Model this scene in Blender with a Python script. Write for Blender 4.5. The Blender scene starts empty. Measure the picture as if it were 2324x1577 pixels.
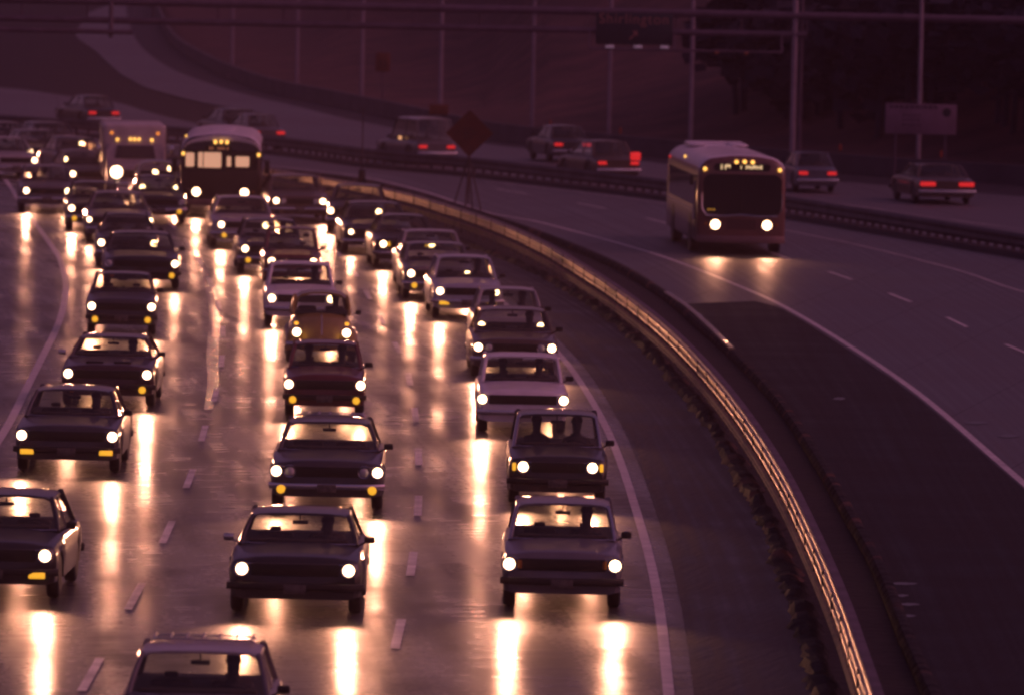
import bpy, bmesh, math, random
from mathutils import Vector, Matrix
from math import radians as R, sin, cos, pi, sqrt, atan2
random.seed(7)
S = bpy.context.scene
C = S.collection

# ------------------------------------------------------------------ camera
FOC, CXI, CYI, CAMH = 19367.0, 1162.0, 788.5, 10.0
PITCH, ROLL = R(3.02), R(1.2)
cam_d = bpy.data.cameras.new("camera"); cam = bpy.data.objects.new("camera", cam_d); C.objects.link(cam)
cam_d.sensor_width = 36; cam_d.lens = 300; cam_d.clip_start = 1; cam_d.clip_end = 5000
CAMROT = Matrix.Rotation(pi/2 - PITCH, 3, 'X') @ Matrix.Rotation(ROLL, 3, 'Z')
cam.location = (0, 0, CAMH); cam.rotation_euler = CAMROT.to_euler()
cam_d.dof.use_dof = True; cam_d.dof.focus_distance = 140; cam_d.dof.aperture_fstop = 2.8
S.camera = cam

# ------------------------------------------------------------------ world, sun, exposure
W = bpy.data.worlds.new("World"); S.world = W; W.use_nodes = True
nt = W.node_tree; bg = nt.nodes['Background']
sky = nt.nodes.new('ShaderNodeTexSky'); sky.sky_type = 'NISHITA'; sky.sun_disc = False
sky.sun_elevation = R(38); sky.sun_rotation = R(95); sky.air_density = 1.0; sky.dust_density = 3
mul = nt.nodes.new('ShaderNodeMix'); mul.data_type = 'RGBA'; mul.blend_type = 'MULTIPLY'
mul.inputs['Factor'].default_value = 1
mul.inputs[7].default_value = (1.0, 0.355, .56, 1)
nt.links.new(sky.outputs[0], mul.inputs[6]); nt.links.new(mul.outputs[2], bg.inputs[0])
bg.inputs[1].default_value = 0.064
sun_d = bpy.data.lights.new("sun", 'SUN'); sun_d.energy = 0.02; sun_d.angle = R(12); sun_d.color = (1, .62, .75)
sun = bpy.data.objects.new("sun", sun_d); C.objects.link(sun); sun.rotation_euler = (R(52), 0, R(40))
S.view_settings.view_transform = 'Standard'; S.view_settings.look = 'None'
S.view_settings.exposure = 0.0; S.view_settings.gamma = 1.0
S.render.resolution_x = 1024; S.render.resolution_y = 694
S.render.engine = 'CYCLES'
try:
    S.cycles.filter_width = 2.4
    S.cycles.sample_clamp_indirect = 6
    S.cycles.sample_clamp_direct = 0
    S.cycles.max_bounces = 6; S.cycles.transparent_max_bounces = 10
except Exception: pass

# ------------------------------------------------------------------ helpers
def pt(px, py, h=0.0):
    """point of the place at height h that the photograph shows at (px, py)"""
    d = CAMROT @ Vector(((px-CXI)/FOC, (CYI-py)/FOC, -1))
    t = (h - CAMH)/d.z
    return Vector((d.x*t, d.y*t, h))

MATS = {}
def mat(name, col=(.5,.5,.5), rough=.5, metal=0, emit=None, es=1, coat=0, noise=None, bump=None, spec=.5):
    if name in MATS: return MATS[name]
    m = bpy.data.materials.new(name); m.use_nodes = True; MATS[name] = m
    n = m.node_tree; b = n.nodes['Principled BSDF']
    b.inputs['Base Color'].default_value = (*col, 1); b.inputs['Roughness'].default_value = rough
    b.inputs['Metallic'].default_value = metal; b.inputs['Coat Weight'].default_value = coat
    b.inputs['Coat Roughness'].default_value = .08
    b.inputs['Specular IOR Level'].default_value = spec
    if emit:
        b.inputs['Emission Color'].default_value = (*emit, 1); b.inputs['Emission Strength'].default_value = es
    tc = n.nodes.new('ShaderNodeTexCoord')
    if noise:
        sc, amt = noise
        nz = n.nodes.new('ShaderNodeTexNoise'); nz.inputs['Scale'].default_value = sc; nz.inputs['Detail'].default_value = 6
        n.links.new(tc.outputs['Object'], nz.inputs['Vector'])
        rp = n.nodes.new('ShaderNodeValToRGB'); n.links.new(nz.outputs[0], rp.inputs[0])
        rp.color_ramp.elements[0].position = .3; rp.color_ramp.elements[1].position = .7
        rp.color_ramp.elements[0].color = (*[c*(1-amt) for c in col], 1); rp.color_ramp.elements[1].color = (*[min(1, c*(1+amt)) for c in col], 1)
        n.links.new(rp.outputs[0], b.inputs['Base Color'])
    if bump:
        sc, st, dist = bump
        nz = n.nodes.new('ShaderNodeTexNoise'); nz.inputs['Scale'].default_value = sc; nz.inputs['Detail'].default_value = 4
        n.links.new(tc.outputs['Object'], nz.inputs['Vector'])
        bp = n.nodes.new('ShaderNodeBump'); bp.inputs['Strength'].default_value = st; bp.inputs['Distance'].default_value = dist
        n.links.new(nz.outputs[0], bp.inputs['Height']); n.links.new(bp.outputs[0], b.inputs['Normal'])
    return m

def paint(name, col):
    return mat('paint_'+name, col, .42, 0, coat=.6, bump=(45, .25, .004), noise=(3, .12))

def glassmat():
    m = bpy.data.materials.new('window_glass'); m.use_nodes = True; n = m.node_tree
    n.nodes.remove(n.nodes['Principled BSDF']); out = n.nodes['Material Output']
    tr = n.nodes.new('ShaderNodeBsdfTransparent'); tr.inputs[0].default_value = (.88, .90, .84, 1)
    gl = n.nodes.new('ShaderNodeBsdfGlossy'); gl.inputs['Roughness'].default_value = .06
    lw = n.nodes.new('ShaderNodeLayerWeight'); lw.inputs['Blend'].default_value = .5
    pw = n.nodes.new('ShaderNodeMath'); pw.operation = 'POWER'; n.links.new(lw.outputs['Facing'], pw.inputs[0]); pw.inputs[1].default_value = 4.0
    fr = n.nodes.new('ShaderNodeMapRange'); n.links.new(pw.outputs[0], fr.inputs['Value']); fr.inputs['To Min'].default_value = .05; fr.inputs['To Max'].default_value = .9
    nz = n.nodes.new('ShaderNodeTexNoise'); nz.inputs['Scale'].default_value = 30
    tc = n.nodes.new('ShaderNodeTexCoord'); n.links.new(tc.outputs['Object'], nz.inputs['Vector'])
    bp = n.nodes.new('ShaderNodeBump'); bp.inputs['Strength'].default_value = .15; bp.inputs['Distance'].default_value = .004
    n.links.new(nz.outputs[0], bp.inputs['Height']); n.links.new(bp.outputs[0], gl.inputs['Normal'])
    mx = n.nodes.new('ShaderNodeMixShader'); n.links.new(fr.outputs[0], mx.inputs[0])
    n.links.new(tr.outputs[0], mx.inputs[1]); n.links.new(gl.outputs[0], mx.inputs[2]); n.links.new(mx.outputs[0], out.inputs[0])
    return m
GLASS = glassmat()
CHROME = mat('chrome', (.6,.6,.62), .16, 1, bump=(30, .2, .003))
RUBBER = mat('tyre_rubber', (.02,.02,.02), .55, noise=(20,.3))
BLACK = mat('black_trim', (.010,.010,.010), .5, noise=(12,.3))
DARKGLASS = mat('dark_glass', (.012,.012,.014), .06, coat=.5)
INTER = mat('dark_upholstery', (.03,.026,.025), .8, noise=(9,.3))
SEAT = mat('seat_vinyl', (.045,.035,.03), .6, noise=(9,.3))
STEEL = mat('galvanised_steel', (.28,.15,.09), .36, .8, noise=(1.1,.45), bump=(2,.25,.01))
POLEM = mat('weathered_pole', (.30,.25,.30), .6, 0, noise=(2,.2))
LAMP_ON = mat('headlight_lit', (.8,.8,.8), .2, emit=(1,.60,.32), es=12)
LAMP_DIM = mat('lamp_unlit', (.55,.55,.53), .15, coat=1)
AMBER_ON = mat('amber_lit', (.7,.35,.03), .3, emit=(1,.47,.03), es=.95)
AMBER_OFF = mat('amber_unlit', (.35,.14,.02), .3)
MARK_ON = mat('marker_lit', (.7,.4,.05), .3, emit=(1,.50,.10), es=2.2)
RED_ON = mat('tail_lamp_lit', (.5,.02,.02), .3, emit=(1,.03,.03), es=.62)
RED_OFF = mat('tail_lamp_unlit', (.16,.01,.01), .3)

def mesh_from(bm, name, m, smooth=40):
    me = bpy.data.meshes.new(name)
    bmesh.ops.recalc_face_normals(bm, faces=bm.faces[:])
    if smooth:
        for f in bm.faces: f.smooth = True
        lim = R(smooth)
        for e in bm.edges:
            if len(e.link_faces) == 2 and e.calc_face_angle(0) > lim: e.smooth = False
    bm.to_mesh(me); bm.free()
    for mm in (m if isinstance(m, (list, tuple)) else [m]): me.materials.append(mm)
    return me
def obj(name, bm, m, parent=None, smooth=40, loc=None):
    me = bm if isinstance(bm, bpy.types.Mesh) else mesh_from(bm, name, m, smooth)
    o = bpy.data.objects.new(name, me); C.objects.link(o)
    if parent: o.parent = parent
    if loc: o.location = loc
    return o
def thing(name, label, cat, loc=(0,0,0), rz=0, group=None):
    o = bpy.data.objects.new(name, None); C.objects.link(o); o.empty_display_size = .3
    o.location = loc; o.rotation_euler = (0,0,rz); o['label'] = label; o['category'] = cat
    if group: o['group'] = group
    return o
def tag(o, label, cat, group=None):
    o['label'] = label; o['category'] = cat
    if group: o['group'] = group
    return o
def kind(o, k): o['kind'] = k; return o

def box(bm, c, s, rot=None):
    r = bmesh.ops.create_cube(bm, size=1)
    M = Matrix.Translation(c) @ (rot.to_4x4() if rot else Matrix.Identity(4)) @ Matrix.Diagonal((*s, 1))
    bmesh.ops.transform(bm, matrix=M, verts=r['verts']); return r['verts']
def bevbox(bm, c, s, b=.02, seg=2, rot=None):
    t = bmesh.new(); bmesh.ops.create_cube(t, size=1)
    bmesh.ops.transform(t, matrix=Matrix.Diagonal((*s, 1)), verts=t.verts)
    bmesh.ops.bevel(t, geom=t.edges[:], offset=b, segments=seg, affect='EDGES', profile=.5)
    bmesh.ops.transform(t, matrix=Matrix.Translation(c) @ (rot.to_4x4() if rot else Matrix.Identity(4)), verts=t.verts)
    me = bpy.data.meshes.new('t'); t.to_mesh(me); t.free(); bm.from_mesh(me); bpy.data.meshes.remove(me)
def tube(bm, pts, r, n=8, r2=None):
    pts = [Vector(p) for p in pts]; rings = []
    for i, p in enumerate(pts):
        d = (pts[min(i+1, len(pts)-1)] - pts[max(i-1, 0)]).normalized()
        a = d.cross(Vector((0,0,1)) if abs(d.z) < .9 else Vector((1,0,0))).normalized(); b = d.cross(a)
        rr = r if r2 is None else r + (r2-r)*i/(len(pts)-1)
        rings.append([bm.verts.new(p + a*cos(2*pi*k/n)*rr + b*sin(2*pi*k/n)*rr) for k in range(n)])
    for i in range(len(rings)-1):
        for k in range(n): bm.faces.new((rings[i][k], rings[i][(k+1)%n], rings[i+1][(k+1)%n], rings[i+1][k]))
    bm.faces.new(rings[0]); bm.faces.new(rings[-1][::-1])
def loft(bm, rings, cap=True, closed=True):
    vs = [[bm.verts.new(p) for p in r] for r in rings]
    n = len(vs[0])
    for i in range(len(vs)-1):
        for k in range(n if closed else n-1):
            bm.faces.new((vs[i][k], vs[i][(k+1)%n], vs[i+1][(k+1)%n], vs[i+1][k]))
    if cap: bm.faces.new(vs[0]); bm.faces.new(vs[-1][::-1])
    return vs
def lathe_y(bm, prof, n=20, c=(0,0,0)):
    """prof: list of (radius, y); axis along y"""
    c = Vector(c)
    loft(bm, [[c + Vector((cos(2*pi*k/n)*max(r,1e-4), y, sin(2*pi*k/n)*max(r,1e-4))) for k in range(n)] for r, y in prof])
def plate(bm, x0, x1, z0, z1, y, th=.02, r=.0, n=4):
    """upright plate facing -y with rounded corners"""
    r = min(r, (x1-x0)/2-1e-3, (z1-z0)/2-1e-3); P = []
    if r <= 0: P = [(x0,z0),(x1,z0),(x1,z1),(x0,z1)]
    else:
        for cx, cz, a0 in ((x1-r,z0+r,-90),(x1-r,z1-r,0),(x0+r,z1-r,90),(x0+r,z0+r,180)):
            for k in range(n+1):
                a = R(a0 + 90*k/n); P.append((cx+r*cos(a), cz+r*sin(a)))
    loft(bm, [[Vector((x, y, z)) for x, z in P], [Vector((x, y+th, z)) for x, z in P]])

def catmull(P, n=12):
    P = [Vector(p) for p in P]; out = []
    for i in range(len(P)-1):
        a, b = P[i], P[i+1]
        p0 = P[i-1] if i > 0 else 2*a-b
        p3 = P[i+2] if i+2 < len(P) else 2*b-a
        for k in range(n):
            t = k/n
            out.append(.5*((2*a) + (-p0+b)*t + (2*p0-5*a+4*b-p3)*t*t + (-p0+3*a-3*b+p3)*t**3))
    out.append(P[-1]); return out
def resample(P, step=None, count=None):
    L = [0]
    for a, b in zip(P, P[1:]): L.append(L[-1] + (b-a).length)
    N = count or max(2, int(L[-1]/step)+1)
    out = []; j = 0
    for i in range(N):
        d = L[-1]*i/(N-1)
        while j < len(L)-2 and L[j+1] < d: j += 1
        t = (d-L[j])/max(1e-9, L[j+1]-L[j]); out.append(P[j].lerp(P[j+1], t))
    return out
def line_px(pp, h=0, ext0=0, ext1=0):
    P = catmull([pt(x, y, h) for x, y in pp])
    if ext0: P.insert(0, P[0] + (P[0]-P[3]).normalized()*ext0)
    if ext1: P.append(P[-1] + (P[-1]-P[-4]).normalized()*ext1)
    return P
def normals(P):
    out = []
    for i in range(len(P)):
        d = P[min(i+1, len(P)-1)] - P[max(i-1, 0)]; d.z = 0; d.normalize(); out.append(Vector((d.y, -d.x, 0)))
    return out
def strip(name, A, B, z, m, count=60, cross=4):
    A = resample(A, count=count); B = resample(B, count=count)
    bm = bmesh.new(); uv = bm.loops.layers.uv.new('UVMap'); V = []; acc = 0
    for i in range(count):
        if i: acc += (A[i].lerp(B[i], .5) - A[i-1].lerp(B[i-1], .5)).length
        w = (B[i]-A[i]).length; row = []
        for k in range(cross+1):
            p = A[i].lerp(B[i], k/cross); row.append((bm.verts.new((p.x, p.y, z)), (acc, w*k/cross)))
        V.append(row)
    for i in range(count-1):
        for k in range(cross):
            q = [V[i][k], V[i][k+1], V[i+1][k+1], V[i+1][k]]
            try: f = bm.faces.new([a[0] for a in q])
            except ValueError: continue
            for l, a in zip(f.loops, q): l[uv].uv = a[1]
    return kind(obj(name, bm, m, smooth=0), 'structure')
def ribbon(bm, P, w, z, a=0, b=1e9):
    """painted line of width w along P between arc lengths a..b"""
    L = [0]
    for p, q in zip(P, P[1:]): L.append(L[-1] + (q-p).length)
    N = normals(P); prev = None
    b = min(b, L[-1])
    def at(d):
        j = 0
        while j < len(L)-2 and L[j+1] < d: j += 1
        t = (d-L[j])/max(1e-9, L[j+1]-L[j]); return P[j].lerp(P[j+1], t), N[j].lerp(N[j+1], t)
    n = max(1, int((b-a)/2.5))
    for i in range(n+1):
        p, nn = at(a + (b-a)*i/n)
        l = bm.verts.new((p.x-nn.x*w/2, p.y-nn.y*w/2, z)); r = bm.verts.new((p.x+nn.x*w/2, p.y+nn.y*w/2, z))
        if prev: bm.faces.new((prev[0], prev[1], r, l))
        prev = (l, r)
def dashes(bm, P, w, z, on, period, phase=0):
    L = sum((q-p).length for p, q in zip(P, P[1:])); d = phase
    while d < L:
        if d+on > 0: ribbon(bm, P, w, z, max(0, d), d+on)
        d += period

# ------------------------------------------------------------------ pavement materials
def pavement(name, c0, c1, r0, r1, joints=None, patch=.25, bumpst=.25, streak=True, spec=.6, wet=0):
    m = bpy.data.materials.new(name); m.use_nodes = True; n = m.node_tree; b = n.nodes['Principled BSDF']; lk = n.links.new
    uv = n.nodes.new('ShaderNodeUVMap'); uv.uv_map = 'UVMap'
    tc = n.nodes.new('ShaderNodeTexCoord')
    def noise(scale, vec, det=6, mp=None):
        x = n.nodes.new('ShaderNodeTexNoise'); x.inputs['Scale'].default_value = scale; x.inputs['Detail'].default_value = det
        if mp:
            q = n.nodes.new('ShaderNodeMapping'); q.inputs['Scale'].default_value = mp; lk(vec, q.inputs[0]); lk(q.outputs[0], x.inputs['Vector'])
        else: lk(vec, x.inputs['Vector'])
        return x.outputs[0]
    def ramp(v, p0, p1, a, bb):
        x = n.nodes.new('ShaderNodeMapRange'); x.clamp = True
        for i, q in zip(('From Min','From Max','To Min','To Max'), (p0, p1, a, bb)): x.inputs[i].default_value = q
        lk(v, x.inputs['Value']); return x.outputs[0]
    def mth(op, a, bb):
        x = n.nodes.new('ShaderNodeMath'); x.operation = op
        for i, q in enumerate((a, bb)):
            if hasattr(q, 'links'): lk(q, x.inputs[i])
            else: x.inputs[i].default_value = q
        return x.outputs[0]
    lanes = noise(1, uv.outputs[0], 5, (.03, 1.3, 1))       # long wheel-track streaks
    blot = noise(patch, tc.outputs['Object'], 6)
    fine = noise(9, tc.outputs['Object'], 5)
    mixv = mth('ADD', mth('MULTIPLY', lanes, .55), mth('MULTIPLY', blot, .45))
    mx = n.nodes.new('ShaderNodeMix'); mx.data_type = 'RGBA'
    lk(ramp(mixv, .38, .62, 0, 1), mx.inputs['Factor']); mx.inputs[6].default_value = (*c0, 1); mx.inputs[7].default_value = (*c1, 1)
    col = mx.outputs[2]
    rough = ramp(mixv, .36, .64, r0, r1)
    rough = mth('ADD', rough, mth('MULTIPLY', mth('SUBTRACT', fine, .5), .16))
    height = fine
    if joints:
        sp = n.nodes.new('ShaderNodeSeparateXYZ'); lk(uv.outputs[0], sp.inputs[0])
        wob = mth('MULTIPLY', noise(.4, tc.outputs['Object'], 3), .25)
        f = mth('FRACT', mth('DIVIDE', mth('ADD', sp.outputs[0], wob), joints), 0)
        j = mth('LESS_THAN', f, .09/joints*1.0)
        m2 = n.nodes.new('ShaderNodeMix'); m2.data_type = 'RGBA'; lk(mth('MULTIPLY', j, .75), m2.inputs['Factor'])
        lk(col, m2.inputs[6]); m2.inputs[7].default_value = (.02,.018,.018,1); col = m2.outputs[2]
        rough = mth('ADD', rough, mth('MULTIPLY', j, .25))
    lk(col, b.inputs['Base Color']); lk(rough, b.inputs['Coat Roughness'] if wet else b.inputs['Roughness'])
    if wet:
        cw = ramp(mth('ADD', mth('MULTIPLY', noise(1, uv.outputs[0], 6, (.16, 1.1, 1)), .6), mth('MULTIPLY', noise(1, uv.outputs[0], 4, (2.6, 1.0, 1)), .4)), .40, .58, .25*wet, 1.1*wet)
        lk(cw, b.inputs['Coat Weight']); b.inputs['Coat IOR'].default_value = 1.33; b.inputs['Roughness'].default_value = .58
    b.inputs['Specular IOR Level'].default_value = spec
    bp = n.nodes.new('ShaderNodeBump'); bp.inputs['Strength'].default_value = bumpst; bp.inputs['Distance'].default_value = .03
    rip = noise(1, uv.outputs[0], 5, (2.6, .7, 1))
    lk(mth('ADD', mth('MULTIPLY', fine, .45), mth('MULTIPLY', rip, .9)), bp.inputs['Height']); lk(bp.outputs[0], b.inputs['Normal'])
    return m
M_CONC = pavement('wet_concrete', (.035,.033,.032), (.075,.072,.07), .18, .34, joints=9.3, patch=.12, wet=.8, spec=.28, bumpst=.6)
M_ASPH = pavement('wet_asphalt', (.008,.007,.008), (.055,.05,.055), .42, .85, patch=.35, bumpst=.5, spec=.3)
M_ROAD2 = pavement('damp_concrete', (.045,.042,.042), (.095,.09,.09), .38, .58, joints=12.2, patch=.1, spec=.45)
M_NEWASPH = pavement('dark_fresh_asphalt', (.007,.006,.007), (.020,.018,.02), .6, .9, patch=.35, bumpst=.5, spec=.2)
M_FAR = pavement('far_concrete', (.07,.066,.068), (.12,.11,.115), .42, .6, joints=15, patch=.05, spec=.45)
M_GRASS = mat('brown_grass', (.075,.03,.027), .9, noise=(.35,.6), bump=(2,.6,.2))
M_GRASSD = mat('dark_turf', (.010,.007,.008), .9, noise=(.5,.5), bump=(3,.6,.1))
M_LINE = mat('worn_white_paint', (.60,.57,.55), .42, noise=(3,.3), bump=(9,.25,.01))
M_LINE2 = mat('worn_yellow_paint', (.5,.42,.25), .4, noise=(3,.35))

# ------------------------------------------------------------------ ground and roads
bm = bmesh.new()
for (x0,x1,y0,y1) in ((-1500,1500,-100,3000),):
    bm.faces.new([bm.verts.new(p) for p in ((x0,y0,-.06),(x1,y0,-.06),(x1,y1,-.06),(x0,y1,-.06))])
kind(obj('ground', bm, M_GRASSD, smooth=0), 'structure')

KERB = line_px([(-120,334),(0,350),(100,364),(200,380),(300,396),(400,411),(500,425),(590,438),(650,447),(720,460),(800,475),(900,503),(1000,533),(1074,559),(1131,582),(1212,617),(1332,684),(1400,732),(1480,803),(1545,878),(1600,945),(1650,1025),(1700,1110),(1745,1200),(1785,1300),(1820,1400),(1860,1540)], 0, 60, 45)
EDGE = line_px([(-120,346),(0,362),(100,376),(200,392),(300,408),(400,424),(500,439),(590,454),(650,466),(720,482),(800,505),(900,540),(1000,587),(1090,646),(1170,710),(1235,769),(1290,830),(1340,905),(1380,980),(1412,1060),(1441,1150),(1466,1235),(1486,1320),(1503,1430),(1516,1560)], 0, 40, 45)
LANE2 = line_px([(0,385),(200,416),(350,440),(480,462),(590,488),(680,518),(750,560),(805,620),(845,690),(885,760),(918,822),(934,888),(946,975),(951,1075),(946,1192),(925,1340),(885,1520)], 0, 40, 45)
LANE1 = line_px([(0,405),(120,425),(240,450),(340,482),(405,525),(450,590),(482,650),(502,720),(506,780),(500,840),(488,900),(466,968),(440,1060),(392,1180),(330,1310),(235,1480)], 0, 40, 45)
LEDGE = line_px([(20,420),(60,480),(108,547),(136,590),(149,644),(145,693),(128,747),(96,811),(57,888),(19,964),(-60,1090),(-200,1320)], 0, 40, 60)
FARL = [Vector((p.x-16-max(0, p.y-230)*.25, p.y, 0)) for p in LEDGE] 
LJOIN = [p.copy() for p in KERB]
Y0 = KERB[0].y
def trimY(P, y): return [p for p in P if p.y <= y]
strip('inbound_road', FARL, LJOIN, 0, M_CONC, 90, 6)
strip('right_shoulder', [p+Vector((.32,0,0)) for p in EDGE], KERB, .006, M_ASPH, 90, 3)
bm = bmesh.new()
ribbon(bm, EDGE, .145, .012); ribbon(bm, LEDGE, .16, .012)
kind(obj('edge_lines', bm, M_LINE, smooth=0), 'structure')
bm = bmesh.new()
dashes(bm, LANE2[::-1], .13, .012, 4.6, 12.19, 45-9.1); dashes(bm, LANE1[::-1], .12, .012, 4.6, 12.19, 45-5.5)
kind(obj('lane_dashes', bm, mat('worn_dash_paint', (.62,.60,.58), .34, noise=(1.4,.6), bump=(9,.3,.01)), smooth=0), 'structure')
# slick rippled seam of standing water beside the left lane joint
M_SEAM = pavement('standing_water', (.05,.045,.04), (.09,.085,.08), .14, .3, patch=1.6, bumpst=1.0)
A = trimY(line_px([(440,570),(462,640),(475,720),(468,800),(470,870),(462,930)]), 999)
B = trimY(line_px([(450,570),(482,640),(498,720),(496,800),(496,870),(484,930)]), 999)
strip('water_seam', A, B, .004, M_SEAM, 40, 2)

# right (inbound express) roadway
RKERB = line_px([(-120,312),(200,343),(400,363),(590,384),(700,397),(820,413),(960,446),(1100,489),(1250,541),(1400,604),(1515,675),(1600,748),(1665,805),(1740,880),(1800,955),(1870,1065),(1950,1205),(2003,1305),(2060,1450),(2110,1562)], 0, 60, 45)
REDGE = line_px([(200,339),(400,357),(590,376),(700,388),(820,402),(960,435),(1100,482),(1200,500),(1300,525),(1400,552),(1500,582),(1600,619),(1700,660),(1780,697),(1900,768),(2050,868),(2150,947),(2250,1034),(2340,1112)], 0, 30, 60)
RDASH = line_px([(1100,425),(1400,480),(1700,560),(1800,592),(1920,631),(2020,668),(2120,708),(2235,762),(2360,815)], 0, 0, 60)
RFAR = line_px([(1100,412),(1500,462),(1785,524),(1946,557),(2166,612),(2284,652),(2400,685)], 0, 0, 60)
MED = line_px([(-120,285),(20,298),(200,310),(400,325),(590,345),(700,358),(858,380),(1044,396),(1242,419),(1482,448),(1785,492),(1983,525),(2200,562),(2400,596)], 0, 0, 60)
strip('express_road', RKERB, [p+Vector((-.4,-1.2,0)) for p in MED], 0, M_ROAD2, 90, 6)
# dark fresh asphalt shoulder, beginning at a straight joint
A = line_px([(1560,690),(1665,805),(1740,880),(1800,955),(1870,1065),(1950,1205),(2003,1305),(2060,1450),(2110,1562)], 0, 0, 45)
B = line_px([(1712,684),(1775,702),(1895,775),(2045,875),(2145,955),(2245,1042),(2335,1120),(2480,1250),(2640,1420)], 0, 0, 30)
strip('express_shoulder', A, B, .006, M_NEWASPH, 60, 4)
bm = bmesh.new()
ribbon(bm, REDGE, .15, .012); ribbon(bm, RFAR, .09, .012)
kind(obj('express_edge_lines', bm, M_LINE, smooth=0), 'structure')
bm = bmesh.new(); dashes(bm, RDASH, .12, .012, 4.6, 12.19, 2)
kind(obj('express_lane_dashes', bm, M_LINE, smooth=0), 'structure')

rp = random.Random(21)
for cx, cy, hw_ in ((2050,1325,34),(2040,1352,22),(2062,1372,26),(2052,1398,30),(2215,960,30),(2290,990,24),(1905,905,16)):
    bm = bmesh.new(); n = 22; ring = []
    for k in range(n):
        a = 2*pi*k/n; q = pt(cx + cos(a)*hw_*rp.uniform(.75,1.1), cy + sin(a)*3.2*rp.uniform(.7,1.2)); ring.append(bm.verts.new((q.x, q.y, .011)))
    bm.faces.new(ring); kind(obj('puddle', bm, mat('puddle_water', (.03,.03,.035), .32, bump=(3,.5,.03)), smooth=0), 'structure')

# outbound roadway and ramp
OFAR = line_px([(285,8),(292,48),(303,80),(327,113),(383,153),(467,187),(567,217),(667,240),(775,267),(852,282),(927,297),(1116,328),(1236,341),(1440,363),(1600,384),(1781,402),(1910,412),(2100,428),(2400,452)], 0, 40, 60)
ONEAR = [p+Vector((.3,1.0,0)) for p in MED]
RAMPL = line_px([(200,30),(180,60),(173,83),(217,117),(267,163),(300,183),(333,200),(433,227),(533,247),(633,263),(717,280)], 0)
GORE = line_px([(-120,190),(47,203),(167,220),(267,233),(333,253),(433,277),(540,292),(717,284)], 0)
O2 = [p for p in OFAR if p.y < 1e9]
# mainline: from the median to the gore line and then to the far edge
A = resample(ONEAR, count=120)
main_far = GORE[:-6] + [p for p in OFAR if p.x > GORE[-6].x and p.y < GORE[-6].y]
strip('outbound_road', MED, GORE[:-12] + [p for p in OFAR if p.x > GORE[-12].x+.3 and p.y < 420], -.01, M_FAR, 120, 6)
rampr = [p for p in OFAR if p.x < 2]
strip('exit_ramp', RAMPL, [p for p in OFAR if p.x < -8.2], -.004, M_FAR, 60, 4)
bm = bmesh.new()
ribbon(bm, [p+Vector((.3,1.6,0)) for p in MED], .12, .002); 
OD = line_px([(600,320),(858,352),(1044,366),(1242,385),(1482,408),(1785,448),(1983,474),(2200,505),(2400,530)],0,0,40)
ribbon(bm, OD, .04, .002)
kind(obj('outbound_edge_lines', bm, M_LINE, smooth=0), 'structure')
bm = bmesh.new(); dashes(bm, OD, .12, .004, 4.6, 12.19, 2)
kind(obj('outbound_lane_dashes', bm, M_LINE, smooth=0), 'structure')
WALL = line_px([(345,-20),(358,30),(372,62),(400,107),(467,150),(533,181),(633,214),(775,243),(930,276),(1117,316),(1300,337),(1470,354),(1700,375),(1906,392),(2100,406),(2400,425)], 0, 30, 60)
M_DARKSH = pavement('dark_shoulder', (.016,.014,.018), (.035,.03,.04), .6, .8, patch=.2, spec=.25)
strip('outbound_shoulder', OFAR, WALL, -.004, M_DARKSH, 100, 3)

# hillside beyond the wall
WX = [(p.x, p.y) for p in WALL]
def Yb(x):
    if x <= WX[0][0]: return WX[0][1] + (WX[0][0]-x)*2
    if x >= WX[-1][0]: return WX[-1][1]
    for (a, b), (c, d) in zip(WX, WX[1:]):
        if a <= x <= c: return b + (d-b)*(x-a)/max(1e-6, c-a)
    return WX[-1][1]
def Yk(x):
    s = (Yb(x+1)-Yb(x-1))/2; return 1/sqrt(1+s*s)
def hillz(x, y):
    d = (y - Yb(x))*Yk(x) - .5
    if d <= 0: return -.3
    z = .1 + min(d, 8)*.05 + max(0, min(d-8, 60))*.20 + max(0, d-68)*.05
    z += 1.2*sin(x*.05+1)*min(1, d/60) + .5*sin(y*.11+x*.07)*min(1, d/30)
    return z
bm = bmesh.new(); xs = [-160+ i*4 for i in range(25)] + [-60+i*1.5 for i in range(100)] + [90+i*8 for i in range(30)]
G = []
for x in xs:
    yb = Yb(x); k = Yk(x); row = []
    for d in (.5, 2, 4, 8, 12, 16, 22, 30, 40, 52, 68, 90, 130, 200, 320, 600):
        y = yb + d/k if k > .2 else yb + d*3
        row.append(bm.verts.new((x, y, hillz(x, y))))
    G.append(row)
for a, b in zip(G, G[1:]):
    for k in range(len(a)-1): bm.faces.new((a[k], b[k], b[k+1], a[k+1]))
kind(obj('hillside', bm, M_GRASS, smooth=180), 'structure')

# ------------------------------------------------------------------ kerbs, walls and guardrails
def sweep(bm, P, prof):
    """prof: closed list of (side offset, z)"""
    N = normals(P)
    loft(bm, [[Vector((p.x+n.x*o, p.y+n.y*o, z)) for o, z in prof] for p, n in zip(P, N)])
M_KERB = mat('rough_wet_kerb', (.03,.018,.013), .75, spec=.25, bump=(1.6,1,.3))
n_ = M_KERB.node_tree; nz_ = n_.nodes.new('ShaderNodeTexNoise'); nz_.inputs['Scale'].default_value = .55; nz_.inputs['Detail'].default_value = 5
n_.links.new(n_.nodes['Texture Coordinate'].outputs['Object'], nz_.inputs['Vector']); rp_ = n_.nodes.new('ShaderNodeValToRGB'); n_.links.new(nz_.outputs[0], rp_.inputs[0])
rp_.color_ramp.elements[0].position = .54; rp_.color_ramp.elements[0].color = (.006,.005,.005,1); rp_.color_ramp.elements[1].position = .66; rp_.color_ramp.elements[1].color = (.11,.05,.03,1)  # orange patches put the headlit specks into the kerb's colour
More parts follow.
